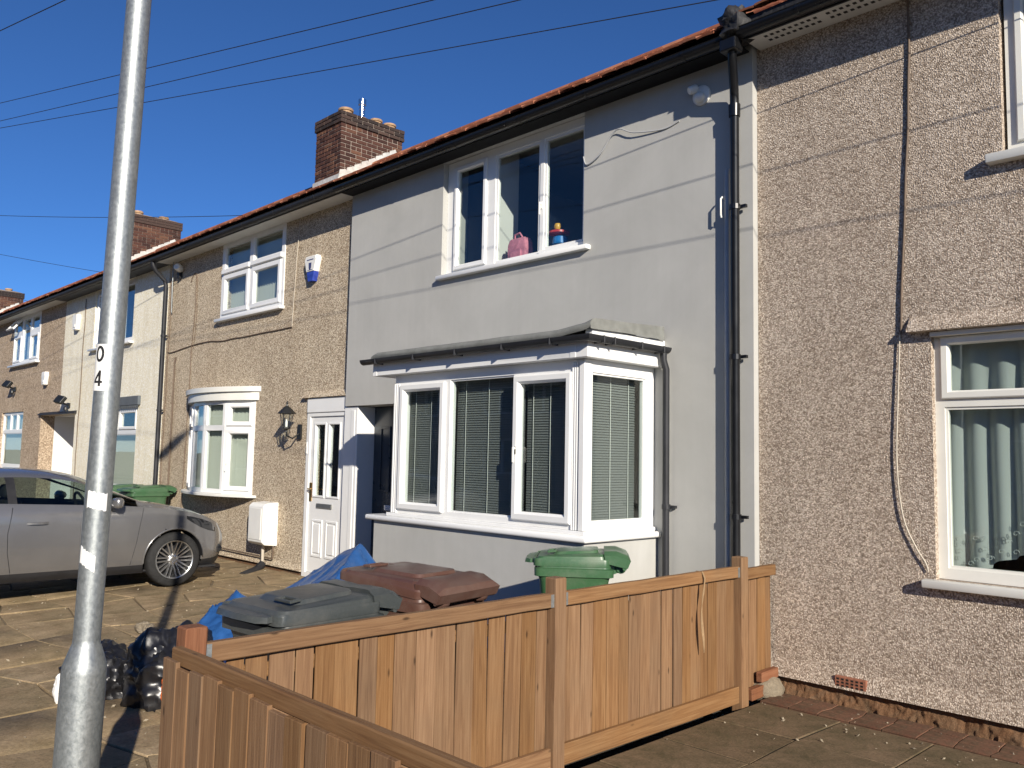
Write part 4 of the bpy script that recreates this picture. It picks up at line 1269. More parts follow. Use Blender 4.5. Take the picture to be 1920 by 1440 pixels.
# ------------------------------------------------------------------ lamp column
LX, LY = -3.56, -4.81
lp = MB(); lp.lathe([(.082, -.3), (.082, .74), (.079, .77), (.055, .84), (.0505, .85), (.0495, .87), (.048, 3.0), (.045, 6.2)], 40, T(LX, LY, 0))
LAMP = empty('street_lamp', (LX, LY, -.11), 'galvanised steel street lamp column with paper labels in front of the houses', 'street lamp')
lp.build('column', M['galv'], LAMP, smooth=40)
mb = MB(); mb.tube([(LX, LY, 6.2), (LX - .03, LY - .05, 6.35), (LX - .10, LY - .2, 6.42)], .03, 10); mb.build('arm', M['galv'], LAMP, smooth=50)
mb = MB(); mb.loft([[(LX - .10 + u * w_, LY - .2 - d_, 6.42 + v * h_) for u, v in ((-1, -1), (1, -1), (1, 1), (-1, 1))] for d_, w_, h_ in ((0, .05, .03), (.1, .12, .05), (.4, .12, .05), (.5, .06, .03))]); mb.build('lantern_head', M['grey_pipe'], LAMP, smooth=40)


def wrap(name, m, parent, a0, a1, z0, z1, r, skew=0.0, n=12, th=.0015, rag=0.0):
    mb = MB(); rings = []
    for i in range(n + 1):
        t_ = i / n; a = a0 + (a1 - a0) * t_; dz = skew * t_
        r1, r2 = random.uniform(-rag, rag), random.uniform(-rag, rag)
        rings.append([(LX + rr * math.cos(a), LY + rr * math.sin(a), z + dz + e) for rr, z, e in ((r, z0, r1), (r + th, z0, r1), (r + th, z1, r2), (r, z1, r2))])
    mb.loft(rings)
    return mb.build(name, m, parent, smooth=50)


toCam = math.atan2(-6 - LY, 0 - LX)
lab = wrap('number_label', M['paper'], LAMP, toCam - R(112), toCam + R(2), 1.83, 2.015, .0492, 0, 20)
wrap('torn_label', M['paper'], LAMP, toCam - R(48), toCam + R(38), 1.375, 1.44, .0494, -.012, 14, .0016, .004)
wrap('torn_label', M['paper'], LAMP, toCam - R(66), toCam + R(8), 1.165, 1.225, .0494, -.036, 14, .0016, .004)


def digit(polys, ang, z, size):
    mb = MB(); r_ = .0512
    for pl, wd in polys:
        pts = []
        for (x0, y0), (x1, y1) in zip(pl, pl[1:]):
            for i in range(6): pts.append(Vector((x0 + (x1 - x0) * i / 6, y0 + (y1 - y0) * i / 6)))
        pts.append(Vector(pl[-1]))
        L_, R_ = [], []
        for i, p in enumerate(pts):
            d = (pts[min(i + 1, len(pts) - 1)] - pts[max(i - 1, 0)]).normalized(); n = Vector((-d.y, d.x)) * wd / 2
            L_.append(p + n); R_.append(p - n)
        def mp(p):
            a = ang + p.x * size / r_
            return (LX + r_ * math.cos(a), LY + r_ * math.sin(a), z + p.y * size)
        for i in range(len(pts) - 1): mb.face([mp(R_[i]), mp(R_[i + 1]), mp(L_[i + 1]), mp(L_[i])])
    mb.build('digit', M['ink'], lab)


ZERO = [([(.24 * math.cos(a), .5 + .44 * math.sin(a)) for a in [2 * math.pi * i / 14 for i in range(15)]], .17)]
FOUR = [([(.12, .0), (.12, 1.0)], .17), ([(.12, .93), (-.28, .30)], .15), ([(-.34, .27), (.32, .27)], .14)]
digit(ZERO, toCam - R(46), 1.945, .062)
digit(FOUR, toCam - R(46), 1.848, .062)
_tilt = T(LX, LY, .8) @ Matrix.Rotation(.021, 4, Vector((-.716, .698, 0))) @ T(-LX, -LY, -.8)
for o in LAMP.children: o.matrix_basis = _tilt

# ------------------------------------------------------------------ overhead wires
def wire(name, a, b, sag, label, r=.004):
    a, b = Vector(a), Vector(b); pts = []
    for i in range(33):
        t_ = i / 32; p = a.lerp(b, t_); p.z -= sag * 4 * t_ * (1 - t_); pts.append(p)
    return tag(MB().tube(pts, r, 6).build(name, M['wire'], smooth=80), label, 'wire', 'overhead wires')


def ext(pt, d, X):
    return Vector((X, pt[1] + d[1] / d[0] * (X - pt[0]), pt[2] + d[2] / d[0] * (X - pt[0])))


PX = -27.0
W1 = ((-.25, -1.257, 4.537), (.98, .14, -.142)); W2 = ((-.5, -.844, 4.718), (.979, .165, -.116)); W3 = ((-.966, -.24, 4.75), (.97, .221, -.106))
wire('overhead_wire', ext(*W1, PX), ext(*W1, 4.0), .02, 'topmost of the three dark wires rising to the upper right')
wire('overhead_wire', ext(*W2, PX), ext(*W2, 3.4), .02, 'middle of the three dark wires rising to the upper right')
wire('overhead_wire', ext(*W3, PX), ext(*W3, .08), .02, 'lowest of the three dark wires rising to the upper right')
wire('overhead_wire', (PX, -5.6, 7.55), (-11.6, -.30, 5.08), .25, 'nearly level wire running to the tan house eaves', .0045)
wire('overhead_wire', (PX, -5.6, 7.5), (-17.4, -.30, 5.06), .12, 'wire sloping down to the cream house eaves behind the lamp', .0045)
wire('overhead_wire', (PX, -5.6, 7.45), (-22.3, -.30, 5.06), .08, 'short wire sloping down to the far left brown house eaves', .0045)
wire('overhead_wire', (PX, -5.6, 8.3), (0.0, -3.17, 4.35), .0, 'short dark wire crossing the top left corner', .0045)
tp = MB(); tp.lathe([(.13, -.3), (.10, 8.5)], 14, T(PX, -5.7, 0)); tag(tp.build('telegraph_pole', M['fence_red'], smooth=50), 'wooden telegraph pole past the left edge carrying the wires', 'pole')

# ------------------------------------------------------------------ car
CX, CN = -10.985, -.975          # centre line x, nose y


def lerp_tab(t, tab):
    for (a, va), (b, vb) in zip(tab, tab[1:]):
        if t <= b:
            u = (t - a) / (b - a) if b > a else 0
            u = max(0, min(1, u))
            return va + (vb - va) * u
    return tab[-1][1]


def smooth_tab(tab):
    def f(t):
        return sum(lerp_tab(t + d, tab) * w for d, w in ((-.08, .15), (-.04, .2), (0, .3), (.04, .2), (.08, .15)))
    return f


fW = smooth_tab([(-.1, .50), (0, .60), (.05, .70), (.2, .80), (.5, .875), (.9, .90), (1.4, .908), (2.2, .912), (3.0, .91), (3.5, .90), (3.9, .86), (4.2, .78), (4.36, .66), (4.5, .6)])
fB = smooth_tab([(-.1, .30), (0, .26), (.1, .20), (.4, .185), (1, .18), (3.4, .18), (4, .22), (4.36, .32)])
fS = smooth_tab([(-.1, .52), (0, .60), (.06, .68), (.2, .765), (.5, .865), (.9, .925), (1.15, .945), (1.6, .955), (2.2, .975), (3.0, 1.01), (3.6, 1.05), (4.0, 1.05), (4.25, 1.0), (4.36, .92)])
fT = smooth_tab([(-.1, .53), (0, .62), (.06, .705), (.2, .80), (.5, .91), (.85, .985), (1.0, 1.01), (1.12, 1.05), (1.4, 1.22), (1.75, 1.40), (2.0, 1.455), (2.3, 1.478), (2.8, 1.47), (3.3, 1.42), (3.6, 1.37), (3.85, 1.22), (4.1, 1.08), (4.25, 1.02), (4.36, .94)])
fC = smooth_tab([(-.1, .40), (0, .48), (.2, .63), (.5, .70), (.9, .735), (1.1, .745), (1.4, .69), (1.75, .635), (2.2, .60), (2.8, .60), (3.4, .575), (3.8, .60), (4.1, .64), (4.36, .52)])


def cr(p0, p1, p2, p3, t):
    return 0.5 * ((2 * p1) + (-p0 + p2) * t + (2 * p0 - 5 * p1 + 4 * p2 - p3) * t * t + (-p0 + 3 * p1 - 3 * p2 + p3) * t ** 3)


def ring_pts(t):
    W_, b_, s_, t_, c_ = fW(t), fB(t), fS(t), fT(t), fC(t)
    t_ = t_ if t_ < .97 else .97 + (t_ - .97) * .80
    cab = max(0, min(1, (t_ - s_ - .06) / .25))
    zc = t_ - .02 - .055 * cab
    mid = (W_ * .955 + c_) / 2 + .02 * cab
    P = [(W_ - .10, b_), (W_ - .035, b_ + .10), (W_ - .004, b_ + .45 * (s_ - b_)), (W_ - .006, s_ - .16 * (s_ - b_)), (W_ - .045, s_), (mid, s_ + (zc - s_) * .52), (c_, zc), (c_ * .55, t_ - .004), (0, t_)]
    P = [Vector(p) for p in P]
    return P


NS, NR = 150, 8
SUB = 7
stations = [4.36 * i / NS for i in range(NS + 1)]
grid = []; params = []
for t in stations:
    P = ring_pts(t); row = []; pr_ = []
    for k in range(8):
        p0 = P[max(k - 1, 0)]; p3 = P[min(k + 2, 8)]
        for s_ in range(SUB):
            u = s_ / SUB
            row.append(cr(p0, P[k], P[k + 1], p3, u) if k not in (3, 4) else (P[k].lerp(P[k + 1], u) if k == 4 else cr(p0, P[k], P[k + 1], P[k + 1], u))); pr_.append(k + u)
    row.append(P[8]); pr_.append(8.0)
    grid.append(row); params = pr_
WHEELS = ((.711, .335), (3.36, .335))
ZW = .317
RA = .365


def cw_(t, y, z): return Vector((CX + y, CN - t, z))


def classify(t, k):
    if 4.10 < k < 5.80 and 1.16 < t < 3.82:
        if 2.40 < t < 2.50 or 3.36 < t < 3.42: return 'pillar'
        return 'glass_front' if t < 2.45 else 'glass_rear'
    if k > 6.12 and 1.10 < t < 1.74: return 'screen'
    if k > 6.12 and 3.64 < t < 4.06: return 'rear_screen'
    if k < .95: return 'skirt'
    return 'paint'


def snap(t, z):
    for wt, _ in WHEELS:
        d = math.hypot(t - wt, z - ZW)
        if abs(d - RA) < .022 and z > .12:
            return wt + (t - wt) / d * RA, ZW + (z - ZW) / d * RA
    return t, z


CAR = empty('parked_car', (CX, CN - 2.2, 0), 'silver hatchback car parked nose towards the tan house wall', 'car')
parts = {}
for side in (1, -1):
    for i in range(NS):
        for j in range(len(params) - 1):
            t = (stations[i] + stations[i + 1]) / 2; k = (params[j] + params[j + 1]) / 2
            c = classify(t, k)
            q4 = []
            inside = False
            zc_ = sum((grid[a][b].y for a, b in ((i, j), (i + 1, j), (i + 1, j + 1), (i, j + 1)))) / 4
            if k < 4.2:
                for wt, _ in WHEELS:
                    if math.hypot(t - wt, zc_ - ZW) < RA: inside = True
            if inside: continue
            for a, b in ((i, j), (i + 1, j), (i + 1, j + 1), (i, j + 1)):
                tt, (yy, zz) = stations[a], grid[a][b]
                if params[b] < 4.2: tt, zz = snap(tt, zz)
                q4.append(cw_(tt, yy * side, zz))
            key = c if c in ('paint', 'screen', 'rear_screen') else c + ('_r' if side > 0 else '_l') + ('b' if c == 'pillar' and t > 3 else '')
            parts.setdefault(key, MB()).face(q4 if side > 0 else q4[::-1])
nm = {'paint': ('body', 'car'), 'skirt': ('lower_skirt', 'blk_trim'), 'pillar': ('pillar_trim', 'blk_trim'), 'screen': ('windscreen', 'car_glass'), 'rear_screen': ('rear_window', 'car_glass')}
for key, mbp in parts.items():
    n_, m_ = nm.get(key.split('_')[0] if key[:4] in ('skir', 'pill') else key, ('side_window', 'car_glass'))
    mbp.build(n_, M[m_], CAR, smooth=45, merge=1e-4)
# underside, interior
mb = MB(); mb.box(CX - .78, CX + .78, CN - 4.2, CN - .15, .19, .21); mb.box(CX - .55, CX + .55, CN - 3.9, CN - .2, .21, .5); mb.build('underside', M['blk_trim'], CAR)
mb = MB(); mb.box(CX - .80, CX + .80, CN - 3.9, CN - 1.15, .50, .52); mb.box(CX - .72, CX + .72, CN - 1.55, CN - 1.2, .52, .95); mb.build('interior', M['seat'], CAR, bevel=.02)
for sx in (-.37, .37):
    for t0 in (2.25, 3.15):
        mb = MB()
        mb.loft([[(CX + sx + u * w_, CN - t0 - (z - .5) * .22 - v * .07, z) for u, v in ((-1, -1), (1, -1), (1, 1), (-1, 1))] for z, w_ in ((.52, .23), (.8, .24), (.98, .22), (1.03, .17))])
        mb.box(CX + sx - .23, CX + sx + .23, CN - t0, CN - t0 + .5, .5, .64)
        st_ = mb.build('seat', M['seat'], CAR, bevel=.03, seg=2, smooth=60)
        mb = MB(); mb.loft([[(CX + sx + u * w_, CN - t0 - .15 - v * d_, z) for u, v in ((-1, -1), (1, -1), (1, 1), (-1, 1))] for z, w_, d_ in ((1.05, .09, .04), (1.08, .13, .055), (1.16, .13, .055), (1.20, .09, .04))])
        mb.build('headrest', M['seat'], st_, bevel=.02, seg=2, smooth=60)
mb = MB(); mb.tube([(CX + .37 + .18 * math.cos(a), CN - 1.62 - .06 * math.sin(a), .93 + .17 * math.sin(a)) for a in [2 * math.pi * i / 20 for i in range(21)]], .016, 8); mb.build('steering_wheel', M['blk_trim'], CAR, smooth=60)


def body_y(t, z):
    i = min(NS, max(0, int(round(t / 4.36 * NS)))); row = grid[i]; best = min(range(len(row)), key=lambda j: abs(row[j].y - z) + (0 if params[j] < 4.3 else 9))
    return row[best].x


# panel gaps
for side in (1, -1):
    for seam in ([(1.10, .93), (1.14, .75), (1.17, .55), (1.22, .3), (1.23, .24)], [(2.46, .97), (2.50, .7), (2.49, .5), (2.45, .3), (2.44, .25)], [(3.30, 1.0), (3.22, .8), (3.16, .68)]):
        pts = []
        for (a, b) in zip(seam, seam[1:]):
            for u in range(5):
                t = a[0] + (b[0] - a[0]) * u / 5; z = a[1] + (b[1] - a[1]) * u / 5
                pts.append(cw_(t, side * (body_y(t, z) - .002), z))
        MB().tube(pts, .0042, 5).build('panel_gap', M['blk_trim'], CAR)
    # handles, mirror, wheels, lamps
    for th in (2.22, 3.05):
        yb = body_y(th, .80)
        mb = MB(); mb.loft([[cw_(th + u * .105, side * (yb + d_), .80 + v) for d_, v in ((0.0, -.014), (o_, -.010), (o_, .012), (0.0, .016))] for u, o_ in ((-1, .010), (-.7, .028), (0, .034), (.7, .028), (1, .012))])
        mb.build('door_handle', M['car'], CAR, smooth=50)
    mc = cw_(1.50, side * 1.0, 1.0)
    mb = MB(); rings = []
    for i in range(7):
        a = i / 6; rr = math.sin(math.pi * (.12 + .88 * a * .92)) if i < 6 else .0
        rr = (.45, .85, 1, 1, .92, .7, .2)[i]
        sgnp = lambda v_: (abs(v_) ** .6) * (1 if v_ > 0 else -1)
        rings.append([mc + Vector((side * .095 * rr * sgnp(math.cos(b)), .02 + (a - .2) * .13, .058 * rr * sgnp(math.sin(b)) * (1 + .25 * math.cos(b)) + .005)) for b in [2 * math.pi * q_ / 20 for q_ in range(20)]])
    mb.loft(rings); mr = mb.build('door_mirror', M['car'], CAR, smooth=60)
    mb = MB(); mb.loft([[mc + Vector((side * x_, y_, z_)) for y_, z_ in ((-.01, -.05), (.05, -.05), (.05, -.02), (-.01, -.02))] for x_ in (-.16, .02)]); mb.build('mirror_foot', M['blk_trim'], mr)
    hl = MB(); hp = []
    for (t, z0, z1) in ((.10, .60, .665), (.18, .615, .705), (.28, .64, .745), (.40, .685, .785), (.52, .75, .815), (.58, .79, .825)):
        hp.append([cw_(t, side * (body_y(t, z) + .004), z) for z in (z0, (z0 + z1) / 2, z1)])
    hl.loft(hp, closed=False, cap=False); hl.build('headlight', M['lens'], CAR, smooth=60)
    fg = MB(); fg.lathe([(.055, 0), (.05, .012), (.02, .014)], 16, T(*cw_(.10, side * body_y(.10, .40), .40)) @ RZ(R(60) * side) @ RX(math.pi / 2)); fg.build('fog_lamp', M['lens'], CAR, smooth=40)
    # arch lip
    for wt, _ in WHEELS:
        pts = []
        for i in range(29):
            a = math.pi * (-.06 + 1.12 * i / 28); t = wt - RA * math.cos(a); z = ZW + RA * math.sin(a)
            if z < .26: continue
            pts.append(cw_(t, side * (body_y(t, z) - .006), z))
        MB().tube(pts, .013, 6).build('arch_lip', M['car'], CAR, smooth=80)
        mb = MB(); mb.loft([[cw_(wt - rr * math.cos(a), side * yy, ZW + rr * math.sin(a)) for rr, yy in ((.352, .60), (.352, .862), (.362, .862), (.362, .60))] for a in [math.pi * (.02 + .96 * i / 24) for i in range(25)]]); mb.build('arch_liner', M['blk_trim'], CAR, smooth=60)
        # wheel: local z = outward
        Wm = T(*cw_(wt, side * .70, ZW)) @ RZ(0 if side > 0 else math.pi) @ RY(math.pi / 2)
        wh = MB(); wh.lathe([(.225, .0), (.285, .0), (.305, .02), (.317, .05), (.317, .15), (.308, .175), (.285, .192), (.235, .195), (.226, .18), (.226, .02)], 40, Wm, cap=False)
        ty = wh.build('wheel', M['tyre'], CAR, smooth=35)
        rm = MB(); rm.lathe([(.226, .03), (.228, .185), (.222, .192), (.212, .185), (.205, .10), (.2, .05)], 40, Wm, cap=False)
        rm.lathe([(.0, .155), (.03, .158), (.036, .15), (.065, .14), (.07, .09)], 20, Wm, cap=False)
        for s_ in range(10):
            for off in (-.5, .5):
                a0 = 2 * math.pi * s_ / 10; a1 = a0 + off * .40
                p0 = Vector((.05 * math.cos(a0), .05 * math.sin(a0), .145)); p1 = Vector((.213 * math.cos(a1), .213 * math.sin(a1), .165))
                d = (p1 - p0); nrm = Vector((-d.y, d.x, 0)).normalized() * .0075
                rm.raw([p0 + nrm, p0 - nrm, p1 - nrm * .9, p1 + nrm * .9, p0 + nrm * 1.3 - Vector((0, 0, .03)), p0 - nrm * 1.3 - Vector((0, 0, .03)), p1 - nrm - Vector((0, 0, .03)), p1 + nrm - Vector((0, 0, .03))],
                       [(0, 1, 2, 3), (4, 7, 6, 5), (0, 4, 5, 1), (1, 5, 6, 2), (2, 6, 7, 3), (3, 7, 4, 0)], Wm)
        rm.build('rim', M['alloy'], ty, smooth=30)
        bd = MB(); bd.lathe([(.0, .06), (.15, .06), (.15, .04), (.0, .04)], 24, Wm, cap=False); bd.lathe([(.21, .05), (.0, .045)], 24, Wm, cap=False); bd.build('brake_disc', M['blk_trim'], ty)
        nb = MB()
        for s_ in range(5):
            a = 2 * math.pi * s_ / 5; nb.lathe([(.010, .138), (.010, .152), (.006, .156)], 8, Wm @ T(.043 * math.cos(a), .043 * math.sin(a), 0))
        nbo = nb.build('wheel_nuts', M['chrome'], ty); nbo['kind'] = 'stuff'
mb = MB(); mb.box(CX - .45, CX + .45, CN - .10, CN - .03, .30, .42); mb.build('lower_grille', M['blk_trim'], CAR, bevel=.02)

# ------------------------------------------------------------------ wheeled bins
def rr_ring(w, d, r, z, n=5, oy=0.0, tz=0.0):
    out = []
    for cx_, cy_, a0 in ((w / 2 - r, d / 2 - r, 0), (-w / 2 + r, d / 2 - r, 90), (-w / 2 + r, -d / 2 + r, 180), (w / 2 - r, -d / 2 + r, 270)):
        for i in range(n + 1):
            a = R(a0 + 90 * i / n)
            x_, y_ = cx_ + r * math.cos(a), cy_ + r * math.sin(a)
            out.append((x_, y_ + oy, z + tz * y_))
    return out


def wheelie_bin(loc, rot, m, label, w=.56, d=.60, rim=.90, lid_open=0.0, style=0):
    """local +y is the hinge side, -y the front"""
    W = T(*loc) @ RZ(rot)
    B = empty('wheelie_bin', loc, label, 'bin', 'wheeled refuse bins')
    mt = M[m]
    mb = MB()
    mb.loft([rr_ring(w * .74, d * .70, .05, .03, oy=.02), rr_ring(w * .78, d * .74, .06, .10, oy=.02), rr_ring(w * .93, d * .92, .06, rim - .13), rr_ring(w * .955, d * .95, .05, rim - .10), rr_ring(w * 1.03, d * 1.05, .045, rim - .092), rr_ring(w * 1.035, d * 1.055, .045, rim - .042), rr_ring(w * .985, d * .985, .05, rim - .036), rr_ring(w * .97, d * .97, .05, rim - .002), rr_ring(w * .90, d * .90, .05, rim), rr_ring(w * .88, d * .88, .05, rim - .06)], cap=True, M=W)
    bd = mb.build('body', mt, B, smooth=35)
    hinge = Vector((0, d / 2 + .035, rim + .01))
    LW = W @ T(*hinge) @ RX(lid_open) @ T(*(-hinge))
    mb = MB()
    o = -.015
    if style: mb.loft([rr_ring(w * .98, d * 1.0, .08, rim - .034, oy=o), rr_ring(w * 1.04, d * 1.05, .09, rim - .034, oy=o), rr_ring(w * 1.055, d * 1.065, .10, rim - .01, oy=o), rr_ring(w * 1.035, d * 1.05, .11, rim + .03, oy=o), rr_ring(w * .97, d * .99, .12, rim + .062, oy=o), rr_ring(w * .86, d * .88, .12, rim + .082, oy=o), rr_ring(w * .66, d * .68, .10, rim + .088, oy=o), rr_ring(w * .60, d * .62, .09, rim + .076, oy=o), rr_ring(w * .3, d * .34, .06, rim + .078, oy=o)], M=LW)
    else: mb.loft([rr_ring(w * .96, d * .98, .04, rim - .026, oy=o), rr_ring(w * 1.0, d * 1.02, .042, rim - .026, oy=o), rr_ring(w * 1.005, d * 1.025, .042, rim + .014, oy=o), rr_ring(w * .99, d * 1.01, .042, rim + .024, oy=o), rr_ring(w * .965, d * .985, .042, rim + .012, oy=o), rr_ring(w * .94, d * .955, .045, rim + .012, oy=o), rr_ring(w * .915, d * .925, .05, rim + .038, oy=o + .004, tz=.02), rr_ring(w * .86, d * .85, .05, rim + .046, oy=o + .012, tz=.05), rr_ring(w * .64, d * .62, .05, rim + .050, oy=o + .02, tz=.06), rr_ring(w * .60, d * .57, .05, rim + .068, oy=o + .03, tz=.06), rr_ring(w * .55, d * .52, .05, rim + .070, oy=o + .03, tz=.06)], M=LW)
    ld = mb.build('lid', mt, B, smooth=28)
    mb = MB(); holed(mb, -w * .13, w * .13, -.030, .030, -.004, .010, [(-w * .10, w * .10, -.018, .018)], LW @ T(w * .22, -d * .30, rim + .060) @ RX(math.pi / 2 + .1)); mb.build('lid_grip', mt, ld, bevel=.003)
    # front lip handle of the lid
    mb = MB(); mb.loft([[(x_, -d * .54 - .015 + y_, rim + z_) for y_, z_ in ((.03, .02), (-.035 * k_, .014), (-.045 * k_, -.012), (.03, -.01))] for x_, k_ in ((-w * .40, .2), (-w * .33, 1), (0, 1.25), (w * .33, 1), (w * .40, .2))], M=LW); mb.build('lid_lip', mt, ld, smooth=40)
    # rear hood that tapers to the handle bar
    mb = MB()
    mb.loft([[(x_, y_, z_) for y_, z_ in ((d * .40, rim + .055 * k_ + .02), (d * .56, rim + .058 * k_ + .02), (d / 2 + .105, rim + .052 * k_), (d / 2 + .125, rim + .020), (d / 2 + .105, rim - .03), (d / 2 + .05, rim - .02), (d * .42, rim))] for x_, k_ in ((-w * .47, .55), (-w * .38, 1), (-w * .16, 1.0), (0, .9), (w * .16, 1.0), (w * .38, 1), (w * .47, .55))], M=LW)
    mb.build('lid_hood', mt, ld, smooth=26)
    for x_ in (-w * .30, w * .30):
        mb = MB(); mb.lathe([(.0, -.03), (.03, -.03), (.036, -.02), (.036, .02), (.03, .03), (.0, .03)], 14, W @ T(x_, d / 2 + .06, rim - .035) @ RY(math.pi / 2), cap=False); mb.prism([(d / 2 - .05, rim - .10), (d / 2 + .085, rim - .05), (d / 2 + .07, rim - .02), (d / 2 - .05, rim - .02)], 'x', x_ - .018, x_ + .018, W)
        mb.build('hinge', mt, bd, smooth=40)
    mb = MB(); mb.tube([(-w * .46, d / 2 + .085, rim - .03), (w * .46, d / 2 + .085, rim - .03)], .014, 10, M=W); mb.build('handle_bar', mt, bd, smooth=60)
    for sx in (-1, 1):
        mb = MB(); mb.lathe([(.03, -.025), (.085, -.025), (.1, -.015), (.1, .015), (.085, .025), (.03, .025)], 20, W @ T(sx * (w * .40), d * .40, .10) @ RY(math.pi / 2)); mb.build('wheel', M['tyre'], B, smooth=40)
    return B


gb = wheelie_bin((-3.645, -3.80, -.085), R(4), 'bin_grey', 'dark grey wheelie bin against the fence nearest the street', .50, .57, .958)
bb = wheelie_bin((-3.97, -2.90, -.06), R(-80), 'bin_brown', 'brown wheelie bin with its lid slightly raised behind the grey one', .56, .62, .915, R(-5), 0)
wheelie_bin((-3.93, -1.53, -.02), R(-50), 'bin_green', 'green wheelie bin in front of the bay near the fence', .48, .50, .935)
wheelie_bin((-14.25, -.47, 0), R(0), 'bin_green', 'green wheelie bin beyond the car bonnet by the downpipe', .56, .60, .955)
wheelie_bin((-15.35, -.50, 0), R(0), 'bin_green', 'green wheelie bin mostly hidden behind the car windscreen', .56, .60, .93)
mb = MB(); mb.raw([(.0, 0, 0), (.06, .01, .0), (.07, .0, .045), (.01, -.01, .04), (.03, .02, .02)], [(0, 1, 4), (1, 2, 4), (2, 3, 4), (3, 0, 4), (0, 3, 2, 1)], T(-4.27, -2.86, .90)); tag(mb.build('foil_wrapper', M['chrome']), 'shiny wrapper poking out of the brown bin', 'litter')

# ------------------------------------------------------------------ tarpaulin
def tarp():
    mb = MB(); n, m = 120, 150
    x0, x1, y0, y1 = -6.9, -4.75, -3.62, -1.35
    def H(x, y):
        ax, ay = x + 5.86, y + 1.98
        # ridge from the peak towards the street end
        d1 = Vector((.62, -.78)); al = ax * d1.x + ay * d1.y; pe = ax * -d1.y + ay * d1.x
        h1 = .95 - (.34 * max(0, al) + 1.25 * max(0, -al)) - .62 * abs(pe) - .55 * max(0, pe) * 1.0
        bx, by = x + 5.95, y + 2.98
        h2 = .68 - .80 * math.hypot(bx * .9, by * 1.1) - .15 * max(0, -bx)
        h3 = .46 - .5 * math.hypot((x + 5.4) * .8, (y + 2.8) * .7)
        h = max(h1, h2, h3, 0.0)
        hs = math.log(math.exp(12 * h1) + math.exp(12 * h2) + math.exp(12 * h3) + 1) / 12
        rd = 1 - abs(mnoise.noise(Vector((x * 4.2 + y * 1.5, y * 2.2, 11)))) * 2; rd2 = 1 - abs(mnoise.noise(Vector((x * 9 - y * 4, y * 7, 17)))) * 2
        f = .05 * rd ** 3 * (1 if rd > 0 else 0) + .02 * (rd2 ** 3 if rd2 > 0 else 0) + .035 * mnoise.noise(Vector((x * 3.1, y * 3.1, 1))) + .022 * abs(mnoise.noise(Vector((x * 7 + y * 3, y * 5, 3)))) + .012 * mnoise.noise(Vector((x * 15, y * 12, 7)))
        calm = .35 if h1 > max(h2, h3) - .03 else 1.0
        return hs + f * calm * min(1, h * 3 + .1)
    vs = []
    for i in range(n + 1):
        for j in range(m + 1):
            x = x0 + (x1 - x0) * i / n; y = y0 + (y1 - y0) * j / m
            vs.append((x + .02 * mnoise.noise(Vector((y * 4, x * 3, 5))), y, H(x, y) + hz(y) - .06))
    fs = [(i * (m + 1) + j, (i + 1) * (m + 1) + j, (i + 1) * (m + 1) + j + 1, i * (m + 1) + j + 1) for i in range(n) for j in range(m)]
    fs = [f for f in fs if max(vs[k][2] - hz(vs[k][1]) for k in f) > .0]
    mb.raw(vs, fs)
    return mb.build('tarpaulin', M['tarp'], smooth=70)


tag(tarp(), 'crumpled blue tarpaulin heaped behind the bins by the doorway', 'tarpaulin')


def blob(name, c, r, m, label, cat, seed, amp=.25, group=None, sq=.0):
    mb = MB(); vs = []; a_, b_ = 48, 72
    for i in range(a_ + 1):
        for j in range(b_):
            th = math.pi * i / a_; ph = 2 * math.pi * j / b_
            d = Vector((math.sin(th) * math.cos(ph), math.sin(th) * math.sin(ph), math.cos(th)))
            k = 1 + amp * mnoise.noise(d * 1.6 + Vector((seed, 0, 0))) + amp * .5 * abs(mnoise.noise(d * 4.2 + Vector((0, seed, 0)))) + amp * .08 * mnoise.noise(d * 10 + Vector((0, 0, seed))) + amp * .30 * max(0, 1 - 3 * abs(mnoise.noise(d * 3.3 + Vector((seed, seed, 0))))) + amp * .06 * max(0, 1 - 3 * abs(mnoise.noise(d * 7 + Vector((seed, 0, seed)))))
            z = c[2] + d.z * r[2] * k
            vs.append((c[0] + d.x * r[0] * k, c[1] + d.y * r[1] * k, max(z, hz(c[1]) - .02)))
    mb.raw(vs, [(i * b_ + j, i * b_ + (j + 1) % b_, (i + 1) * b_ + (j + 1) % b_, (i + 1) * b_ + j) for i in range(a_) for j in range(b_)])
    return tag(mb.build(name, M[m], smooth=50), label, cat, group)


blob('rubbish_bag', (-5.85, -3.47, .08), (.30, .28, .29), 'bag', 'black rubbish bag left of the fence corner post', 'rubbish bag', 3, .3, 'black rubbish bags')
blob('rubbish_bag', (-6.35, -3.75, .0), (.28, .22, .22), 'bag', 'black rubbish bag at the foot of the lamp column', 'rubbish bag', 9, .3, 'black rubbish bags')
blob('carrier_bag', (-5.55, -3.58, .06), (.08, .08, .13), 'orange', 'orange plastic bag beside the fence corner post', 'bag', 5, .25)
blob('paper_bag', (-6.25, -4.04, .0), (.06, .06, .10), 'paper', 'white bag beside the lamp column foot', 'bag', 14, .2)
blob('stone_lump', (-7.9, -2.85, -.02), (.14, .07, .06), 'footing', 'pale stone lump lying on the forecourt', 'stone', 21, .4)

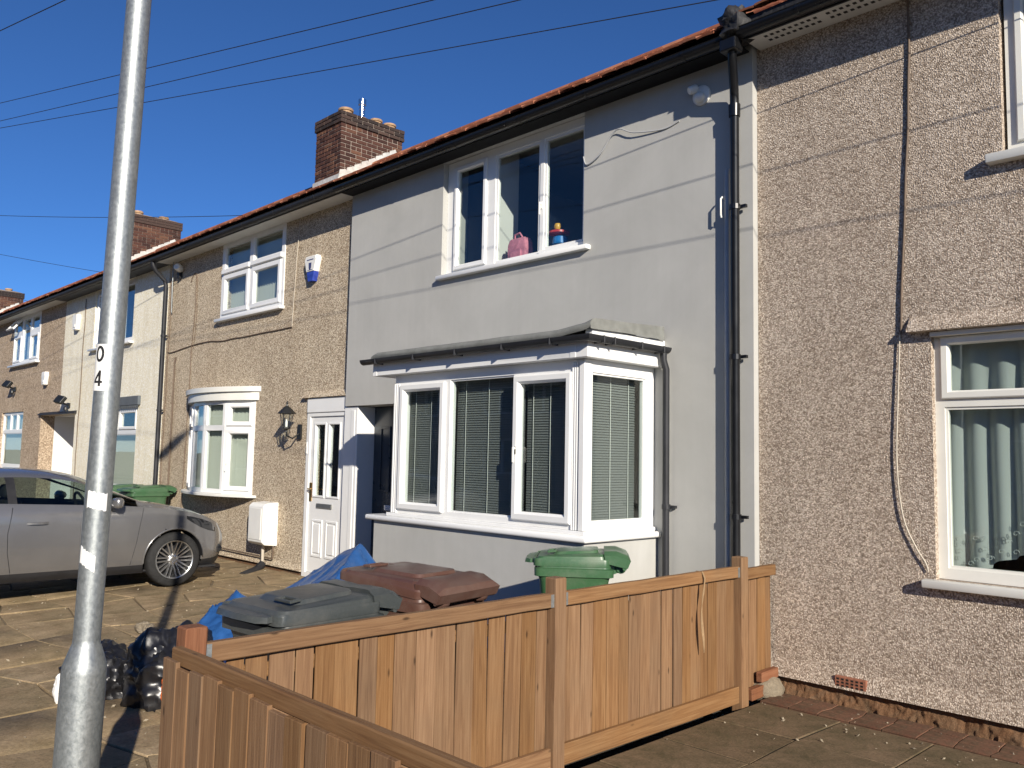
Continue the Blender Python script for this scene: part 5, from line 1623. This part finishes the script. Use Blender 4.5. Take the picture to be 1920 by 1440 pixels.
# ------------------------------------------------------------------ fixtures on the walls
# gas/electric meter box
mbx = empty('meter_box', (-10.93, -.1, .3), 'white wall-mounted meter box beside the white door', 'meter box')
mb = MB(); mb.prism([(0, .92), (-.19, .905), (-.235, .86), (-.235, .38), (-.19, .34), (0, .32)], 'x', -11.13, -10.72); mb.build('case', M['white_pl'], mbx, bevel=.012, seg=2)
mb = MB(); mb.box(-11.09, -10.76, -.243, -.2355, .41, .84); mb.build('lid', M['white_pl'], mbx, bevel=.004)
mb = MB(); mb.tube([(-10.93, -.10, .33), (-10.93, -.10, -.02)], .022, 10); mb.build('feed_pipe', M['cable_w'], mbx, smooth=60)
mb = MB(); mb.tube([(-10.74, -.05, .33), (-10.74, -.05, .17), (-10.76, -.05, .15), (-13.2, -.05, .17)], .011, 8); mb.build('copper_pipe', M['cable_br'], mbx, smooth=60)
mb = MB(); mb.tube([(-10.93, -.10, .06), (-10.86, -.22, .0), (-10.62, -.55, -.03)], .055, 14); tag(mb.build('drain_pipe', M['dark_pl'], smooth=50), 'dark pipe offcut on the ground below the meter box', 'pipe')
# lantern
LN = empty('wall_lantern', (-10.36, 0, 1.9), 'black coach lantern beside the white front door', 'wall light')
lx, ly, lz = -10.22, -.22, 1.93
mb = MB(); mb.lathe([(.045, 0), (.07, .012), (.045, .02), (.06, .19), (.118, .195), (.10, .215), (.05, .275), (.018, .30), (.010, .325), (.017, .335), (.005, .36)], 6, T(lx, ly, lz), cap=True); 
lnf = MB()
lnf.lathe([(.075, .19), (.125, .195), (.10, .222), (.05, .275), (.018, .30), (.010, .325), (.018, .337), (.004, .365)], 6, T(lx, ly, lz))
lnf.lathe([(.02, -.05), (.012, -.03), (.03, -.015), (.055, 0), (.055, .012), (.02, .014)], 6, T(lx, ly, lz))
for i in range(6):
    a = math.pi / 3 * i
    lnf.tube([(lx + .052 * math.cos(a), ly + .052 * math.sin(a), lz), (lx + .085 * math.cos(a), ly + .085 * math.sin(a), lz + .195)], .006, 5)
lnf.build('cage', M['iron'], LN)
mb = MB(); mb.lathe([(.044, .012), (.074, .19)], 6, T(lx, ly, lz), cap=False); mb.build('lantern_glass', M['glass'], LN)
mb = MB(); mb.lathe([(.016, .02), (.018, .08), (.008, .12)], 10, T(lx, ly, lz)); mb.build('candle_tube', M['white_pl'], LN, smooth=50)
mb = MB(); mb.tube([(lx, ly, lz - .04), (lx, ly + .02, lz - .10), (lx, ly + .10, lz - .13), (lx, ly + .2, lz - .06)], .012, 8); mb.box(lx - .04, lx + .04, -.03, -.002, lz - .14, lz + .06); mb.build('bracket', M['iron'], LN)
# alarm boxes
AL = empty('alarm_box', (-10.1, 0, 4.08), 'white and blue burglar alarm box on the tan wall', 'alarm box')
sh = [(-.13, .17), (.13, .17), (.155, .12), (.10, -.05), (-.10, -.05), (-.155, .12)]
mb = MB(); mb.loft([[(-10.02 + x_ * s_, y_, 4.10 + z_ * s_) for x_, z_ in sh] for y_, s_ in ((-.001, 1), (-.06, 1), (-.08, .9))]); mb.build('case', M['white_pl'], AL, smooth=20)
sh2 = [(-.10, -.051), (.10, -.051), (.06, -.18), (-.06, -.18)]
mb = MB(); mb.loft([[(-10.02 + x_ * s_, y_, 4.10 + z_) for x_, z_ in sh2] for y_, s_ in ((-.001, 1), (-.055, 1), (-.072, .9))]); mb.build('blue_lens', M['blue_pl'], AL, smooth=20)
mb = MB(); mb.prism([(-10.05, 4.10), (-10.02, 4.06), (-9.99, 4.10), (-9.985, 4.17), (-10.055, 4.17)], 'y', -.0825, -.0805); mb.build('shield_mark', M['navy_print'], AL)
mb = MB(); mb.box(-10.10, -9.94, -.0825, -.0805, 4.205, 4.218); mb.box(-10.08, -9.96, -.0825, -.0805, 4.068, 4.076); mb.build('print_line', M['navy_print'], AL)['kind'] = 'stuff'


def alarm2(x, z, label, s=1.0):
    A = empty('alarm_box', (x, 0, z), label, 'alarm box')
    mb = MB(); mb.loft([[(x + a * s, y_, z + b * s) for a, b in ((-.13, .16), (.13, .16), (.15, .05), (.09, -.18), (-.09, -.18), (-.15, .05))] for y_ in (-.005, -.10)]); mb.build('case', M['white_pl'], A, bevel=.012)
    mb = MB(); mb.box(x - .06, x + .06, -.108, -.1005, z - .12 * s, z - .06 * s); mb.build('lens', M['white_pl'], A)


alarm2(-19.58, 4.33, 'plain cream alarm box high on the cream wall')
alarm2(-21.55, 3.22, 'narrow cream alarm box on the dull brown wall', .9)


def flood(x, z, label, up=1):
    A = empty('floodlight', (x, 0, z), label, 'floodlight')
    mb = MB(); mb.box(-.14, .14, -.04, .04, -.09, .09, T(x, -.2, z + .03) @ RX(R(-35)) @ RZ(R(15))); mb.build('lamp_head', M['iron'], A, bevel=.01)
    mb = MB(); mb.tube([(x, 0, z - .08), (x, -.12, z - .05), (x, -.18, z)], .02, 8); mb.box(x - .05, x + .05, -.04, -.004, z - .13, z - .03); mb.build('arm', M['iron'], A)
    mb = MB(); mb.lathe([(.03, 0), (.045, .02), (.04, .07), (.02, .09)], 10, T(x + .03, -.09, z - .2)); mb.build('sensor', M['iron'], A)


flood(-24.1, 3.16, 'black floodlight on the dull brown wall under the window')
flood(-19.85, 2.62, 'small black floodlight above the cream house porch')
# security cameras
SCM = empty('security_light', (-3.86, -.07, 4.62), 'round white security sensor under the grey house eaves', 'security light')
mb = MB(); mb.lathe([(.085, 0), (.085, .015), (.07, .025), (.0, .03)], 24, T(-3.86, GY, 4.66) @ RX(math.pi / 2), cap=False); mb.build('base', M['white_pl'], SCM, smooth=40)
mb = MB(); mb.lathe([(.0, 0), (.04, 0), (.045, .02), (.042, .05), (.03, .065), (0, .07)], 18, T(-3.86, GY - .02, 4.65) @ RX(R(130)), cap=False); mb.build('dome', M['white_pl'], SCM, smooth=50)
mb = MB(); mb.lathe([(0, 0), (.035, 0), (.04, .02), (.04, .10), (.03, .12), (0, .12)], 16, T(-3.90, GY - .02, 4.73) @ RZ(R(-30)) @ RX(R(115)) @ Matrix.Diagonal((.9, .9, .65, 1)), cap=False); mb.build('sensor', M['white_pl'], SCM, smooth=50)
SC3 = empty('security_light', (-14.3, 0, 4.68), 'small white floodlight sensor at the tan house eaves corner', 'security light')
mb = MB(); mb.lathe([(0, 0), (.05, 0), (.065, .03), (.065, .12), (.05, .15), (0, .15)], 16, T(-14.36, -.02, 4.72) @ RZ(R(35)) @ RX(R(80)), cap=False); mb.build('head', M['white_pl'], SC3, smooth=50)
mb = MB(); mb.box(-14.42, -14.34, -.06, -.002, 4.56, 4.68); mb.build('bracket', M['dark_pl'], SC3)
# satellite fixings / vent pipe by the cream house
mb = MB(); mb.tube([(-14.62, -.05, 4.88), (-14.62, -.05, 4.45), (-14.65, -.03, 4.0)], .012, 8); tag(mb.build('aerial_stub', M['galv'], smooth=50), 'short metal aerial stub beside the dark downpipe top', 'bracket')


def cable(name, pts, r, m, label, wob=.012, seed=1):
    P = [Vector(p) for p in pts]; out = []
    for k in range(len(P) - 1):
        a, b = P[k], P[k + 1]; p0 = P[k - 1] if k else a; p3_ = P[k + 2] if k + 2 < len(P) else b
        n = max(5, int((b - a).length / .08))
        for i in range(n):
            t_ = i / n
            out.append(.5 * ((2 * a) + (b - p0) * t_ + (2 * p0 - 5 * a + 4 * b - p3_) * t_ ** 2 + (3 * a - p0 - 3 * b + p3_) * t_ ** 3))
    out.append(P[-1])
    out = [p + Vector((wob * mnoise.noise(Vector((p.z * 1.8 + seed, p.x * 1.8, seed))), 0, wob * mnoise.noise(Vector((p.x * 1.8, seed, p.z * 2))))) for p in out]
    return tag(MB().tube(out, r, 6).build(name, M[m], smooth=80), label, 'cable')


cable('wall_cable', [(-2.20, -.012, 4.93), (-2.21, -.012, 4.2), (-2.25, -.012, 3.4), (-2.30, -.014, 2.5)], .008, 'cable_br', 'dark cable running down the right-hand wall from the soffit', .02, 3)
cable('wall_cable', [(-2.30, -.016, 2.5), (-2.325, -.02, 2.0), (-2.335, -.02, 1.6), (-2.30, -.02, 1.25), (-2.22, -.02, 1.05), (-2.165, -.02, .96), (-2.15, -.012, .90)], .0052, 'cable_w', 'thin white cable curving down to the right-hand window sill', .006, 4)
cable('wall_cable', [(-14.75, -.012, 4.6), (-14.73, -.012, 3.9), (-14.74, -.012, 3.2), (-14.76, -.012, 2.0), (-14.77, -.012, .3)], .009, 'cable_br', 'brown cable down the tan wall nearest the downpipe', .03, 5)
cable('wall_cable', [(-14.78, -.012, 3.32), (-14.5, -.012, 3.30), (-13.6, -.012, 3.36), (-12.5, -.012, 3.34), (-11.7, -.012, 3.34), (-10.55, -.012, 3.36)], .008, 'cable_br', 'brown cable strung across the tan wall below the upper window', .02, 6)
cable('wall_cable', [(-10.55, -.012, 3.36), (-10.50, -.012, 4.2), (-10.45, -.012, 4.85)], .006, 'cable_w', 'thin pale cable rising to the tan house eaves', .01, 7)
cable('wall_cable', [(-13.75, -.012, 4.55), (-13.74, -.012, 4.0), (-13.78, -.012, 3.4), (-13.8, -.012, 2.6), (-13.85, -.012, 1.0), (-13.85, -.012, .2)], .008, 'cable_br', 'brown cable looping down the tan wall left of the bow window', .05, 8)
cable('wall_cable', [(-13.95, -.012, 4.45), (-13.85, -.012, 4.57), (-13.70, -.012, 4.50), (-13.66, -.012, 3.9), (-13.72, -.012, 3.3)], .006, 'cable_br', 'looped brown cable under the tan house eaves', .03, 9)
mb = MB(); mb.tube([(-14.36, -.03, 3.20), (-14.40, -.03, 3.1), (-14.40, -.03, .2)], .014, 8); tag(mb.build('waste_pipe', M['cable_br'], smooth=50), 'thin brown pipe down the tan wall beside the downpipe', 'pipe')
cable('wall_cable', [(-19.15, -.016, 4.8), (-19.18, -.016, 3.5), (-19.2, -.016, 2.3), (-19.22, -.016, .3)], .009, 'cable_br', 'brown cable running down the cream wall', .04, 10)
cable('wall_cable', [(-4.08, GY - .006, 4.50), (-4.25, GY - .008, 4.47), (-4.55, GY - .03, 4.52), (-4.75, GY - .03, 4.60), (-4.95, GY - .02, 4.42), (-5.12, GY - .01, 4.36), (-5.17, GY - .006, 4.45)], .006, 'grey_pipe', 'loose grey cable looping from the grey wall to the upper window', .01, 11)
# air brick
AB = MB(); AB.box(-2.79, -2.565, -.038, .02, .035, .115)
ab = tag(AB.build('air_brick', M['terracotta'], bevel=.004), 'red terracotta air brick low in the right-hand wall', 'air brick')
mb = MB()
for i in range(6):
    for j in range(3): mb.box(-2.775 + i * .034, -2.757 + i * .034, -.0395, -.037, .045 + j * .022, .058 + j * .022)
mb.build('vent_holes', M['iron'], ab)['kind'] = 'stuff'

# ------------------------------------------------------------------ blinds, curtains, things behind glass
def curtain(name, x0, x1, y, z0f, z1, m, label, waves, amp, seed, cat='curtain', axis='x', dens=.02):
    mb = MB(); nx = int((x1 - x0) / dens); nz = 26; vs = []
    for i in range(nx + 1):
        x = x0 + (x1 - x0) * i / nx
        ph = waves * x * 2 * math.pi + 1.5 * mnoise.noise(Vector((x * 2.2, seed, 0)))
        zb = z0f(x)
        for j in range(nz + 1):
            t_ = j / nz; z = zb + (z1 - zb) * t_
            a = amp * (.55 + .6 * (1 - t_)) * (1 + .5 * mnoise.noise(Vector((x * 3, z, seed))))
            vs.append((x + .3 * a * math.cos(ph), y + a * math.sin(ph + .35 * mnoise.noise(Vector((x * 2, z * 1.3, seed + 5)))), z))
    mb.raw(vs, [(i * (nz + 1) + j, (i + 1) * (nz + 1) + j, (i + 1) * (nz + 1) + j + 1, i * (nz + 1) + j + 1) for i in range(nx) for j in range(nz)])
    return tag(mb.build(name, M[m], smooth=80), label, cat)


def hemf(x): return (.94 if x < -1.82 else .965 + .35 * max(0, (x + 1.82)) ** 1.0 + .012 * abs(math.sin(x * 26)))
nc = curtain('net_curtain', -2.07, -.34, .185, hemf, 1.985, 'net', 'pleated net curtain with scalloped hem in the right ground floor window', 7.0, .034, 2, dens=.010)
curtain('net_curtain', -2.07, -.34, .175, lambda x: 2.03, 2.45, 'net', 'short net curtain in the top lights of the right window', 6.5, .028, 8, dens=.010)
curtain('curtain', -1.50, -1.12, .30, lambda x: 3.70, 4.85, 'net', 'pale curtain in the right upper window', 7, .03, 5)
em = MB(); random.seed(5)
for i in range(26):
    x = random.uniform(-2.02, -1.45); z = hemf(x) + random.uniform(.01, .20)
    pts = [(x + .022 * (1 - k / 10) * math.cos(k * .75), .142, z + .022 * (1 - k / 10) * math.sin(k * .75)) for k in range(9)]
    em.tube(pts, .0022, 4)
em.build('embroidery', M['net_dense'], nc)['kind'] = 'stuff'


def venetian(name, Mx, u0, u1, z0, z1, label, tilt=R(58)):
    V = empty(name, tuple(Mx @ Vector(((u0 + u1) / 2, .12, z0))), label, 'blind', 'venetian blinds in the bay')
    mb = MB(); z = z0
    while z < z1 - .03:
        c, s_ = math.cos(tilt) * .0125, math.sin(tilt) * .0125
        mb.raw([(u0, .12 - c, z - s_), (u1, .12 - c, z - s_), (u1, .12, z + .002), (u0, .12, z + .002), (u1, .12 + c, z + s_), (u0, .12 + c, z + s_)], [(0, 1, 2, 3), (3, 2, 4, 5)], Mx)
        z += .0215
    so_ = mb.build('slats', M['blind'], V); so_['kind'] = 'stuff'
    mb = MB(); mb.box(u0, u1, .10, .135, z1 - .03, z1, Mx); mb.build('head_rail', M['white_pl'], V)
    for t_ in (.15, .5, .85):
        u = u0 + (u1 - u0) * t_
        mb = MB(); mb.tube([(u, .104, z0), (u, .104, z1 - .03)], .0025, 4, M=Mx); mb.build('ladder_cord', M['white_pl'], V)


venetian('venetian_blind', FY(WYB), -6.70, -6.02, 1.06, 2.33, 'venetian blind in the left pane of the bay')
venetian('venetian_blind', FY(WYB), -5.99, -5.11, 1.06, 2.33, 'venetian blind in the wide middle pane of the bay')
venetian('venetian_blind', FY(WYB), -5.08, -4.52, 1.06, 2.33, 'venetian blind in the right front pane of the bay')
venetian('venetian_blind', MXR, -.87, -.19, 1.06, 2.33, 'venetian blind in the bay side facing the fence')


def vertical_blind(Mlist, z0, z1, label, cat='blind', drop=None):
    mb = MB()
    for Mx, u0, u1 in Mlist:
        u = u0
        while u < u1:
            zt = z1 if drop is None else drop(u)
            a = R(38); c, s_ = .044 * math.cos(a), .044 * math.sin(a)
            mb.raw([(u - c, .12 - s_, z0), (u + c, .12 + s_, z0), (u + c, .12 + s_, zt), (u - c, .12 - s_, zt)], [(0, 1, 2, 3)], Mx); u += .078
    return tag(mb.build('vertical_blind', M['vblind']), label, cat)


ML = []
for i in range(4):
    a, b = Vector(q[i]), Vector(q[i + 1]); d = b - a
    ML.append((T(a.x, a.y, 0) @ RZ(math.atan2(d.y, d.x)), .03, d.length - .03))
vertical_blind(ML, 1.02, 2.35, 'pale vertical blinds in the white bow window')
vertical_blind([(FY(.06), -12.75, -10.88)], 3.70, 4.86, 'pale vertical blinds in the tan house upper window')
vertical_blind([(FY(.05), -17.9, -16.05)], .9, 1.95, 'pale vertical blinds in the cream house ground floor window')
vertical_blind([(FY(.05), -25.2, -23.35)], 1.13, 2.46, 'pale vertical blinds in the far left ground floor window')
vertical_blind([(FY(.05), -24.5, -22.4)], 3.72, 4.86, 'pale vertical blinds in the far left upper window')

# things on the upper window board of the grey house
mb = MB(); mb.loft([[(-6.22 + u * w_, .15 + v * d_, 3.63 + z) for u, v in ((-1, -1), (1, -1), (1, 1), (-1, 1))] for z, w_, d_ in ((0, .125, .05), (.10, .14, .065), (.20, .135, .06), (.26, .11, .05))])
pk = tag(mb.build('pink_bag', M['pink'], bevel=.02, seg=2, smooth=60), 'small pink bag on the upstairs window board of the grey house', 'bag')
mb = MB(); mb.tube([(-6.28, .13, 3.88), (-6.27, .12, 3.93), (-6.20, .12, 3.94), (-6.16, .13, 3.88)], .010, 8); mb.build('bag_handle', M['pink'], pk, smooth=60)
mb = MB(); mb.box(-6.30, -6.14, .075, .095, 3.66, 3.76); mb.build('bag_pocket', M['pink'], pk, bevel=.012, seg=2)
TY = empty('toy', (-5.72, .2, 3.6), 'red and blue plastic toy with a yellow ball on the window board', 'toy')
mb = MB(); mb.lathe([(.06, 0), (.085, .02), (.075, .09), (.055, .10)], 16, T(-5.68, .18, 3.72)); mb.box(-5.93, -5.87, .14, .2, 3.60, 3.80); mb.build('blue_cup', M['cyan_toy'], TY, smooth=40)
mb = MB(); mb.lathe([(.02, 0), (.11, .02), (.11, .04), (.03, .06)], 18, T(-5.70, .18, 3.83)); mb.build('red_rim', M['red_toy'], TY, smooth=40)
mb = MB(); mb.lathe([(.0, -.04), (.03, -.03), (.04, 0), (.03, .03), (0, .04)], 14, T(-5.72, .18, 3.93), cap=False); mb.tube([(-5.72, .18, 3.6), (-5.72, .18, 3.9)], .012, 8); mb.build('yellow_ball', M['yellow'], TY, smooth=50)
mb = MB(); mb.box(-7.24, -5.15, .071, .32, 3.55, 3.60); mb.build('window_board', M['room_white'], H_G)
